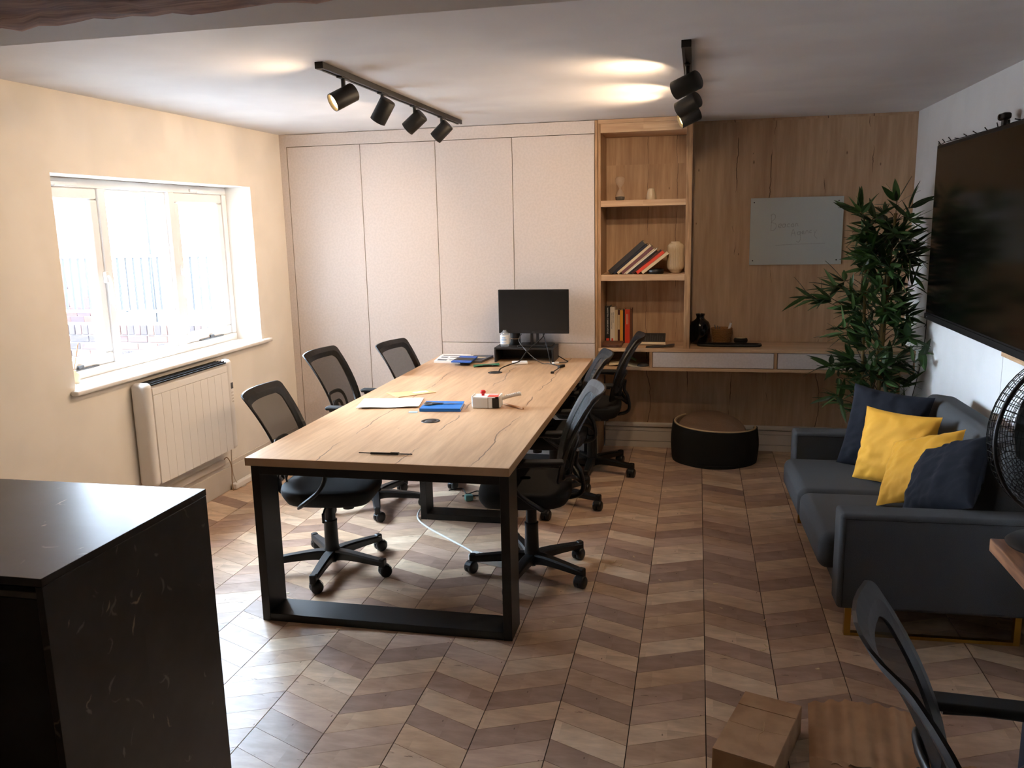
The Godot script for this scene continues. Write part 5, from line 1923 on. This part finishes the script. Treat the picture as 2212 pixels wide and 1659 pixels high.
	lathe(st, [Vector2(0, 0), Vector2(0.052, 0), Vector2(0.06, 0.006), Vector2(0.070, 0.04), Vector2(0.074, 0.09), Vector2(0.072, 0.13), Vector2(0.062, 0.158), Vector2(0.040, 0.175), Vector2(0.030, 0.185), Vector2(0.028, 0.197), Vector2(0.033, 0.214), Vector2(0.036, 0.218), Vector2(0.031, 0.218), Vector2(0.022, 0.197), Vector2(0.0, 0.195)], 36)
	solo("black_vase", st, M.glossy_black, "glossy black ceramic bottle vase beside the bookcase", "vase", Vector3(1.752, 0.8245, -0.27))
	var bs = thing("wicker_basket", "small woven wicker basket behind the black tray", "basket", Vector3(1.905, 0.8245, -0.305))
	for row_i in 13:
		st = ST()
		var yy = 0.006 + row_i * 0.0085
		var rr = lerpf(0.054, 0.071, row_i / 12.0)
		var pts = []
		for k in 61:
			var a = TAU * k / 60.0
			var w = 0.0028 * sin(a * 15.0 + PI * (row_i % 2))
			pts.append(Vector3(cos(a) * (rr + w), yy, sin(a) * (rr + w)))
		tube(st, pts, 0.0042, -1.0, 6)
		part("woven_strand", st, M.basket_weave, bs)
	st = ST()
	lathe(st, [Vector2(0, 0.002), Vector2(0.052, 0.002), Vector2(0.068, 0.11), Vector2(0.066, 0.11), Vector2(0.05, 0.006), Vector2(0, 0.006)], 30)
	part("inner_wall", st, M.basket_weave, bs)
	var mk = thing("marker_pen", "white marker pen sticking up out of the wicker basket", "pen", Vector3(1.93, 0.84, -0.30))
	st = ST()
	tube(st, [Vector3.ZERO, Vector3(0.03, 0.10, 0.0)], 0.008, -1.0, 12)
	part("barrel", st, M.white_plastic, mk)
	st = ST()
	tube(st, [Vector3(0.03, 0.10, 0.0), Vector3(0.039, 0.133, 0.0)], 0.0088, -1.0, 12)
	part("cap", st, M.white_plastic, mk)
	for i in 3:
		st = ST()
		tube(st, [Vector3.ZERO, Vector3([-0.03, -0.016, -0.006][i], 0.125 - 0.006 * i, 0.005 * i)], 0.003, -1.0, 7)
		solo("pencil", st, M.grey_plastic, "thin grey pencil standing in the wicker basket", "pencil", Vector3(1.885 + i * 0.006, 0.834, -0.30), 0.0, "pencils in the wicker basket")
	st = ST()
	var tr = func(u: float, v: float) -> Vector3:
		var a = TAU * u
		var k = pow(pow(absf(cos(a)), 8.0) + pow(absf(sin(a)), 2.6), -1.0 / 5.0)
		var rr = [0.0, 0.95, 1.0, 1.0, 0.93, 0.90, 0.0][mini(int(v * 6.0 + 0.001), 6)]
		var yy = [0.0, 0.0, 0.006, 0.015, 0.015, 0.006, 0.006][mini(int(v * 6.0 + 0.001), 6)]
		return Vector3(clampf(cos(a) * k, -1, 1) * 0.222 * rr, yy, clampf(sin(a) * k, -1, 1) * 0.062 * rr)
	sheet(st, tr, 56, 6)
	solo("black_tray", st, M.black_plastic, "long flat black tray with rounded ends on the wall desk", "tray", Vector3(1.955, 0.8245, -0.165))
	st = ST()
	lathe(st, [Vector2(0, 0), Vector2(0.034, 0), Vector2(0.047, 0.012), Vector2(0.050, 0.026), Vector2(0.046, 0.038), Vector2(0.036, 0.042), Vector2(0.036, 0.038), Vector2(0.0, 0.037)], 30)
	var bw = thing("candle_bowl", "small round black candle bowl beside the wicker basket", "bowl", Vector3(2.04, 0.8245, -0.285))
	part("bowl", st, M.black_soft, bw)
	st = ST()
	lathe(st, [Vector2(0.0, 0.0415), Vector2(0.036, 0.0415), Vector2(0.036, 0.0375)], 30)
	part("wax", st, M.paper_cream, bw)

func ring_x(st: SurfaceTool, c: Vector3, R: float, r: float):
	var pts = []
	for k in 13:
		var a = TAU * k / 12.0
		pts.append(c + Vector3(0, cos(a), sin(a)) * R)
	tube(st, pts, r, -1.0, 5)

# ---------------------------------------------------------------- on the meeting table
func flat_quad(pts: Array, at: Vector3, y0: float, y1: float) -> SurfaceTool:
	var st = ST()
	var q = []
	for p in pts: q.append(Vector2(p[0] - at.x, p[1] - at.z))
	for i in range(1, q.size() - 1):
		for e in [[y1, Vector3.UP], [y0, Vector3.DOWN]]:
			tri(st, Vector3(q[0].x, e[0], q[0].y), Vector3(q[i].x, e[0], q[i].y), Vector3(q[i + 1].x, e[0], q[i + 1].y), e[1], e[1], e[1])
	var c = Vector2.ZERO
	for p in q: c += p / q.size()
	for i in q.size():
		var a = q[i]
		var b = q[(i + 1) % q.size()]
		var m = (a + b) * 0.5 - c
		quad(st, Vector3(a.x, y0, a.y), Vector3(b.x, y0, b.y), Vector3(b.x, y1, b.y), Vector3(a.x, y1, a.y), Vector3(m.x, 0, m.y).normalized())
	return st

func table_things():
	var T = 0.7505
	# papers
	var at = Vector3(0.08, T, 1.66)
	var st = ST()
	var A = Vector3(-0.059, 0, 1.822) - Vector3(at.x, 0, at.z)
	var B = Vector3(0.271, 0, 1.752) - Vector3(at.x, 0, at.z)
	var C = Vector3(0.222, 0, 1.510) - Vector3(at.x, 0, at.z)
	var D = Vector3(-0.113, 0, 1.573) - Vector3(at.x, 0, at.z)
	var sh = func(u: float, v: float) -> Vector3: return A.lerp(B, u).lerp(D.lerp(C, u), v) + Vector3.UP * (0.004 + 0.006 * pow(1.0 - v, 2.0) * (0.6 + 0.4 * sin(u * 9.0)))
	sheet(st, sh, 18, 6, 0.002)
	solo("white_papers", st, M.paper_white, "curling white sheets of paper beside the blue notebook", "paper", at)
	at = Vector3(0.09, T, 1.37)
	var ev = thing("manila_envelope", "brown manila envelope lying behind the white sheets", "envelope", at)
	part("envelope", flat_quad([[-0.046, 1.395], [0.066, 1.50], [0.24, 1.336], [0.155, 1.262]], at, 0.0, 0.003), M.paper_manila, ev)
	part("window_label", flat_quad([[0.10, 1.36], [0.125, 1.382], [0.19, 1.325], [0.165, 1.303]], at, 0.003, 0.0034), M.label_white, ev)
	at = Vector3(0.40, T, 1.735)
	var nb = thing("blue_notebook", "bright blue hardback notebook under the scissors", "notebook", at)
	var cor = [[0.306, 1.838], [0.523, 1.815], [0.495, 1.632], [0.282, 1.648]]
	part("pages", flat_quad([[0.309, 1.835], [0.520, 1.812], [0.493, 1.635], [0.285, 1.651]], at, 0.003, 0.0145), M.paper_cream, nb)
	part("cover", flat_quad(cor, at, 0.0145, 0.017), M.blue_cover, nb)
	part("cover", flat_quad(cor, at, 0.0, 0.003), M.blue_cover, nb)
	part("spine", flat_quad([[0.305, 1.8395], [0.523, 1.8165], [0.5228, 1.8135], [0.3055, 1.8365]], at, 0.0, 0.017), M.blue_cover, nb)
	st = ST()
	bx(st, Vector3(-0.02, 0, -0.015), Vector3(0.025, 0.0012, 0.02))
	solo("sticky_note", st, M.pale_blue, "pale blue sticky note at the corner of the blue notebook", "sticky note", Vector3(0.273, T, 1.852), 0.1)
	var sc = thing("scissors", "steel scissors with dark grey handles on blue notebook", "scissors", Vector3(0.40, T + 0.0172, 1.725), 0.12)
	for s in [-1.0, 1.0]:
		st = ST()
		ring_flat(st, Vector3(-0.078, 0.004, 0.018 * s), 0.021, 0.015, 0.004)
		tube(st, spline([Vector3(-0.058, 0.004, 0.014 * s), Vector3(-0.035, 0.004, 0.006 * s), Vector3(0.0, 0.004, -0.003 * s)]), 0.005, 0.0035, 8)
		part("handle", st, M.grey_plastic, sc)
		st = ST()
		X = Transform3D(Basis(Vector3.RIGHT, -PI / 2), Vector3(0, 0.003 + 0.001 * s, 0))
		prism(st, PackedVector2Array([Vector2(-0.02, 0.004 * s), Vector2(-0.015, -0.004), Vector2(0.03, -0.005), Vector2(0.105, 0.002 * s), Vector2(0.03, 0.005)]), 0.0014)
		X = Transform3D()
		part("blade", st, M.steel, sc)
	st = ST()
	cyl(st, Vector3(0, 0.002, 0), Vector3(0, 0.0085, 0), 0.004, 0.004, 12)
	part("pivot", st, M.steel, sc)
	# packing tape dispenser
	var tp = thing("tape_dispenser", "white packing tape dispenser with a red knob", "tape dispenser", Vector3(0.632, T, 1.675), 0.05)
	st = ST()
	lathe(st, [Vector2(0.030, 0.004), Vector2(0.047, 0.004), Vector2(0.047, 0.054), Vector2(0.030, 0.054), Vector2(0.030, 0.004)], 36, Vector3(-0.02, 0.0, 0))
	part("tape_roll", st, M.white_plastic, tp)
	st = ST()
	bx(st, Vector3(-0.07, 0.0, 0.043), Vector3(0.015, 0.058, 0.050), 0.004, 2)
	bx(st, Vector3(-0.07, 0.056, -0.045), Vector3(0.055, 0.061, 0.048), 0.002)
	bx(st, Vector3(0.016, 0.0, 0.03), Vector3(0.038, 0.056, 0.050), 0.003)
	bx(st, Vector3(0.072, 0.004, -0.03), Vector3(0.082, 0.07, 0.044), 0.004)
	bx(st, Vector3(-0.075, 0.008, -0.04), Vector3(-0.069, 0.066, 0.045), 0.003)
	part("body", st, M.white_plastic, tp)
	st = ST()
	bx(st, Vector3(0.038, 0.003, 0.0), Vector3(0.073, 0.056, 0.049), 0.004)
	part("cutter_guard", st, M.black_plastic, tp)
	st = ST()
	bx(st, Vector3(0.012, 0.0612, -0.01), Vector3(0.07, 0.064, 0.045), 0.001)
	part("tape_strip", st, M.red_strip, tp)
	st = ST()
	lathe(st, [Vector2(0, 0.058), Vector2(0.008, 0.058), Vector2(0.008, 0.070), Vector2(0.014, 0.074), Vector2(0.015, 0.084), Vector2(0.010, 0.090), Vector2(0, 0.091)], 20, Vector3(-0.02, 0, 0))
	part("knob", st, M.red_plastic, tp)
	st = ST()
	tube(st, spline([Vector3(0.078, 0.045, 0.0), Vector3(0.11, 0.054, -0.005), Vector3(0.15, 0.064, -0.01), Vector3(0.185, 0.070, -0.014)]), 0.010, 0.009, 12)
	for i in 8: rb(st, Vector3(0.10 + i * 0.0105, 0.0608 + i * 0.0024, -0.004 - i * 0.0012), Vector3(0.005, 0.007, 0.017), 0.0015)
	part("handle", st, M.white_plastic, tp)
	st = ST()
	tube(st, [Vector3(-0.085, 0.006, -0.055), Vector3(0.085, 0.006, 0.055)], 0.0055, -1.0, 10)
	solo("wooden_stick", st, M.stick_wood, "short round wooden stick beside the tape dispenser", "stick", Vector3(0.765, T, 1.665), -0.14)
	# pen
	var pn = thing("pen", "black ballpoint pen lying across the end of the table", "pen", Vector3(0.427, T, 2.668), 0.02)
	st = ST()
	tube(st, [Vector3(-0.065, 0.005, 0), Vector3(0.06, 0.005, 0)], 0.005, -1.0, 10)
	part("barrel", st, M.black_plastic, pn)
	st = ST()
	tube(st, [Vector3(-0.12, 0.0045, -0.004), Vector3(-0.085, 0.0045, -0.002), Vector3(-0.062, 0.005, 0)], 0.0025, -1.0, 8)
	part("refill", st, M.black_plastic, pn)
	st = ST()
	tube(st, [Vector3(0.06, 0.005, 0), Vector3(0.12, 0.004, -0.006)], 0.0028, -1.0, 8)
	rb(st, Vector3(0.045, 0.0105, 0), Vector3(0.04, 0.003, 0.005), 0.001)
	part("clip", st, M.black_plastic, pn)
	# newspapers, folder, green sheet
	at = Vector3(0.05, T, 0.10)
	var mg = [
		["folded white newspaper at the bottom of the paper pile", [[-0.10, 0.30], [0.10, 0.32], [0.12, 0.03], [-0.13, 0.03]], 0.0, 0.014, M.paper_white],
		["grey and white magazine lying beside the computer riser", [[0.10, 0.29], [0.245, 0.27], [0.27, 0.02], [0.13, 0.03]], 0.0, 0.016, M.magazine_grey],
		["open white newspaper on top of the paper pile", [[-0.085, 0.22], [0.05, 0.24], [0.10, 0.025], [-0.12, 0.025]], 0.0142, 0.022, M.paper_white]]
	for q in mg:
		var o = thing("newspaper", q[0], "newspaper", at, 0.0, "newspapers by the monitor")
		part("sheets", flat_quad(q[1], at, q[2], q[3]), q[4], o)
		var p = q[1]
		var mid = func(a: float, b: float): 
			var u = Vector2(p[0][0], p[0][1]).lerp(Vector2(p[1][0], p[1][1]), a)
			var v = Vector2(p[3][0], p[3][1]).lerp(Vector2(p[2][0], p[2][1]), a)
			var w = u.lerp(v, b)
			return [w.x, w.y]
		part("print_block", flat_quad([mid.call(0.08, 0.12), mid.call(0.42, 0.12), mid.call(0.42, 0.34), mid.call(0.08, 0.34)], at, q[3], q[3] + 0.0004), M.magazine_grey if q[4] == M.paper_white else M.paper_white, o)
		part("print_block", flat_quad([mid.call(0.5, 0.2), mid.call(0.9, 0.2), mid.call(0.9, 0.32), mid.call(0.5, 0.32)], at, q[3], q[3] + 0.0004), M.magazine_grey if q[4] == M.paper_white else M.book_navy, o)
		part("print_block", flat_quad([mid.call(0.1, 0.55), mid.call(0.85, 0.55), mid.call(0.85, 0.66), mid.call(0.1, 0.66)], at, q[3], q[3] + 0.0004), M.book_navy if q[4] == M.paper_white else M.paper_cream, o)
	at = Vector3(0.12, T, 0.27)
	var fd = thing("blue_folder", "blue wallet folder with a dark band on the newspapers", "folder", at)
	var fc = [[0.06, 0.41], [0.205, 0.43], [0.19, 0.17], [0.06, 0.15]]
	part("wallet", flat_quad(fc, at, 0.0235, 0.031), M.mid_blue, fd)
	part("band", flat_quad([[0.06, 0.35], [0.2, 0.365], [0.193, 0.25], [0.06, 0.235]], at, 0.031, 0.0318), M.book_grey, fd)
	st = ST()
	var gr = func(u: float, v: float) -> Vector3: return Vector3(lerpf(-0.085, 0.095, u), 0.003 + 0.012 * pow(1.0 - v, 2.0) * sin(u * PI) + 0.006 * u * u, lerpf(0.05, -0.05, v))
	sheet(st, gr, 14, 5, 0.002)
	solo("green_sheet", st, M.green_paper, "curled green sheet lying by the far cable hole", "paper", Vector3(0.305, T, 0.395), 0.28)
	# monitor riser, monitor, bottle, tin
	var rs = thing("monitor_riser", "black open-fronted monitor riser on the table", "riser", Vector3(0.541, T, 0.118))
	st = ST()
	bx(st, Vector3(-0.213, 0.090, -0.112), Vector3(0.213, 0.104, 0.112), 0.002)
	part("top", st, M.riser_black, rs)
	for s in [-1.0, 1.0]:
		st = ST()
		bx(st, Vector3(0.199 * s, 0.0, -0.112), Vector3(0.213 * s, 0.0898, 0.112), 0.002)
		part("side", st, M.riser_black, rs)
	st = ST()
	bx(st, Vector3(-0.198, 0.0, -0.110), Vector3(0.198, 0.0898, -0.10))
	part("back", st, M.riser_black, rs)
	var mo = thing("computer_monitor", "black widescreen computer monitor on the riser, switched off", "monitor", Vector3(0.60, T + 0.1045, 0.135), 0.0)
	st = ST()
	bx(st, Vector3(-0.252, 0.092, 0.0), Vector3(0.252, 0.402, 0.022), 0.004, 2)
	part("casing", st, M.black_plastic, mo)
	st = ST()
	bx(st, Vector3(-0.246, 0.112, 0.0215), Vector3(0.246, 0.396, 0.0232), 0.0006)
	part("screen", st, M.monitor_screen, mo)
	text_part("maker_name", "DELL", 0.010, M.grey_plastic, mo, Transform3D(Basis(), Vector3(0, 0.102, 0.0224)))
	st = ST()
	bx(st, Vector3(-0.03, 0.01, -0.03), Vector3(-0.012, 0.20, -0.012), 0.003)
	bx(st, Vector3(0.012, 0.01, -0.03), Vector3(0.03, 0.20, -0.012), 0.003)
	bx(st, Vector3(-0.05, 0.18, -0.025), Vector3(0.05, 0.26, -0.0005), 0.004)
	part("stand_neck", st, M.black_plastic, mo)
	st = ST()
	bx(st, Vector3(-0.11, 0.0, -0.11), Vector3(0.13, 0.011, 0.06), 0.005, 2)
	part("stand_base", st, M.black_plastic, mo)
	var bt = thing("sanitiser_bottle", "clear bottle with a white label standing under the monitor edge", "bottle", Vector3(0.392, T + 0.1045, 0.165))
	st = ST()
	lathe(st, [Vector2(0, 0), Vector2(0.029, 0), Vector2(0.032, 0.005), Vector2(0.032, 0.085), Vector2(0.026, 0.10), Vector2(0.013, 0.108), Vector2(0.013, 0.118), Vector2(0, 0.118)], 28)
	part("bottle", st, M.bottle_clear, bt)
	st = ST()
	lathe(st, [Vector2(0.0325, 0.018), Vector2(0.0325, 0.083)], 28)
	var lb = part("label", st, M.label_white, bt)
	st = ST()
	for k in [[0.060, 0.07, 0.4], [0.045, 0.056, 0.6], [0.028, 0.032, 0.5]]:
		for i in 6:
			var a0 = PI / 2 - k[2] + i * k[2] / 3.0
			var a1 = a0 + k[2] / 3.0
			quad(st, Vector3(cos(a0) * 0.0328, k[0], sin(a0) * 0.0328), Vector3(cos(a1) * 0.0328, k[0], sin(a1) * 0.0328), Vector3(cos(a1) * 0.0328, k[1], sin(a1) * 0.0328), Vector3(cos(a0) * 0.0328, k[1], sin(a0) * 0.0328), Vector3(cos(a0), 0, sin(a0)))
	part("print_block", st, M.pale_blue, lb)
	st = ST()
	lathe(st, [Vector2(0, 0), Vector2(0.036, 0), Vector2(0.037, 0.003), Vector2(0.037, 0.09), Vector2(0.033, 0.09), Vector2(0.032, 0.01), Vector2(0, 0.01)], 28)
	var tn = thing("black_tin", "black pot tied with string standing behind the monitor", "pot", Vector3(0.448, T + 0.1045, 0.065))
	part("pot", st, M.black_plastic, tn)
	st = ST()
	ring_y(st, Vector3(0, 0.045, 0), 0.0385, 0.002)
	part("string", st, M.string_tan, tn)
	st = ST()
	rb(st, Vector3(0, 0.010, 0), Vector3(0.11, 0.018, 0.07), 0.008, 3)
	solo("white_hub", st, M.white_plastic, "small white rounded box in front of the monitor riser", "box", Vector3(0.527, T, 0.30), 0.25)
	cable([Vector3(0.455, T - 0.012, 0.645), Vector3(0.458, T + 0.018, 0.60), Vector3(0.49, T + 0.022, 0.45), Vector3(0.535, T + 0.03, 0.36), Vector3(0.565, T + 0.075, 0.30), Vector3(0.60, T + 0.115, 0.235), Vector3(0.665, T + 0.17, 0.18), Vector3(0.672, T + 0.20, 0.12)], 0.004, M.black_soft, "black lead rising from the cable hole to the monitor")
	cable([Vector3(0.50, T + 0.185, 0.10), Vector3(0.495, T + 0.15, 0.17), Vector3(0.53, T + 0.12, 0.235), Vector3(0.60, T + 0.065, 0.29), Vector3(0.68, T + 0.012, 0.31), Vector3(0.73, T + 0.006, 0.30), Vector3(0.78, T + 0.006, 0.33)], 0.003, M.grey_plastic, "grey lead curving down across the front of the riser")
	cable([Vector3(0.66, T + 0.19, 0.12), Vector3(0.69, T + 0.14, 0.18), Vector3(0.715, T + 0.10, 0.245), Vector3(0.735, T + 0.04, 0.29), Vector3(0.75, T + 0.008, 0.31), Vector3(0.80, T + 0.006, 0.37), Vector3(0.832, T + 0.008, 0.42), Vector3(0.825, T + 0.006, 0.52), Vector3(0.815, T + 0.006, 0.62)], 0.003, M.black_soft, "thin black adaptor lead trailing over the table corner")
	cable([Vector3(0.765, T + 0.03, 0.10), Vector3(0.82, T + 0.012, 0.16), Vector3(0.85, T + 0.006, 0.20), Vector3(0.82, T + 0.006, 0.24), Vector3(0.765, T + 0.006, 0.26)], 0.0035, M.black_soft, "black lead looping out from beside the riser")
	st = ST()
	rb(st, Vector3(0, 0.008, 0), Vector3(0.055, 0.014, 0.02), 0.004, 2)
	solo("usb_adaptor", st, M.white_plastic, "small white adaptor joining the leads beside the riser", "adaptor", Vector3(0.775, T, 0.285), 0.9)
	st = ST()
	rb(st, Vector3(0, 0.010, 0), Vector3(0.022, 0.018, 0.06), 0.004, 2)
	solo("black_connector", st, M.black_plastic, "chunky black connector lying near the table edge", "connector", Vector3(0.838, T, 0.42), -0.5)
	st = ST()
	rb(st, Vector3(0, 0.007, 0), Vector3(0.022, 0.012, 0.032), 0.003, 2)
	solo("video_plug", st, M.black_plastic, "black plug at the end of the trailing adaptor lead", "plug", Vector3(0.815, T, 0.645), 0.1)

func ring_flat(st: SurfaceTool, c: Vector3, rx: float, rz: float, r: float):
	var pts = []
	for k in 25:
		var a = TAU * k / 24.0
		pts.append(c + Vector3(cos(a) * rx, 0, sin(a) * rz))
	tube(st, pts, r, -1.0, 7)

func ring_y(st: SurfaceTool, c: Vector3, R: float, r: float):
	ring_flat(st, c, R, R, r)
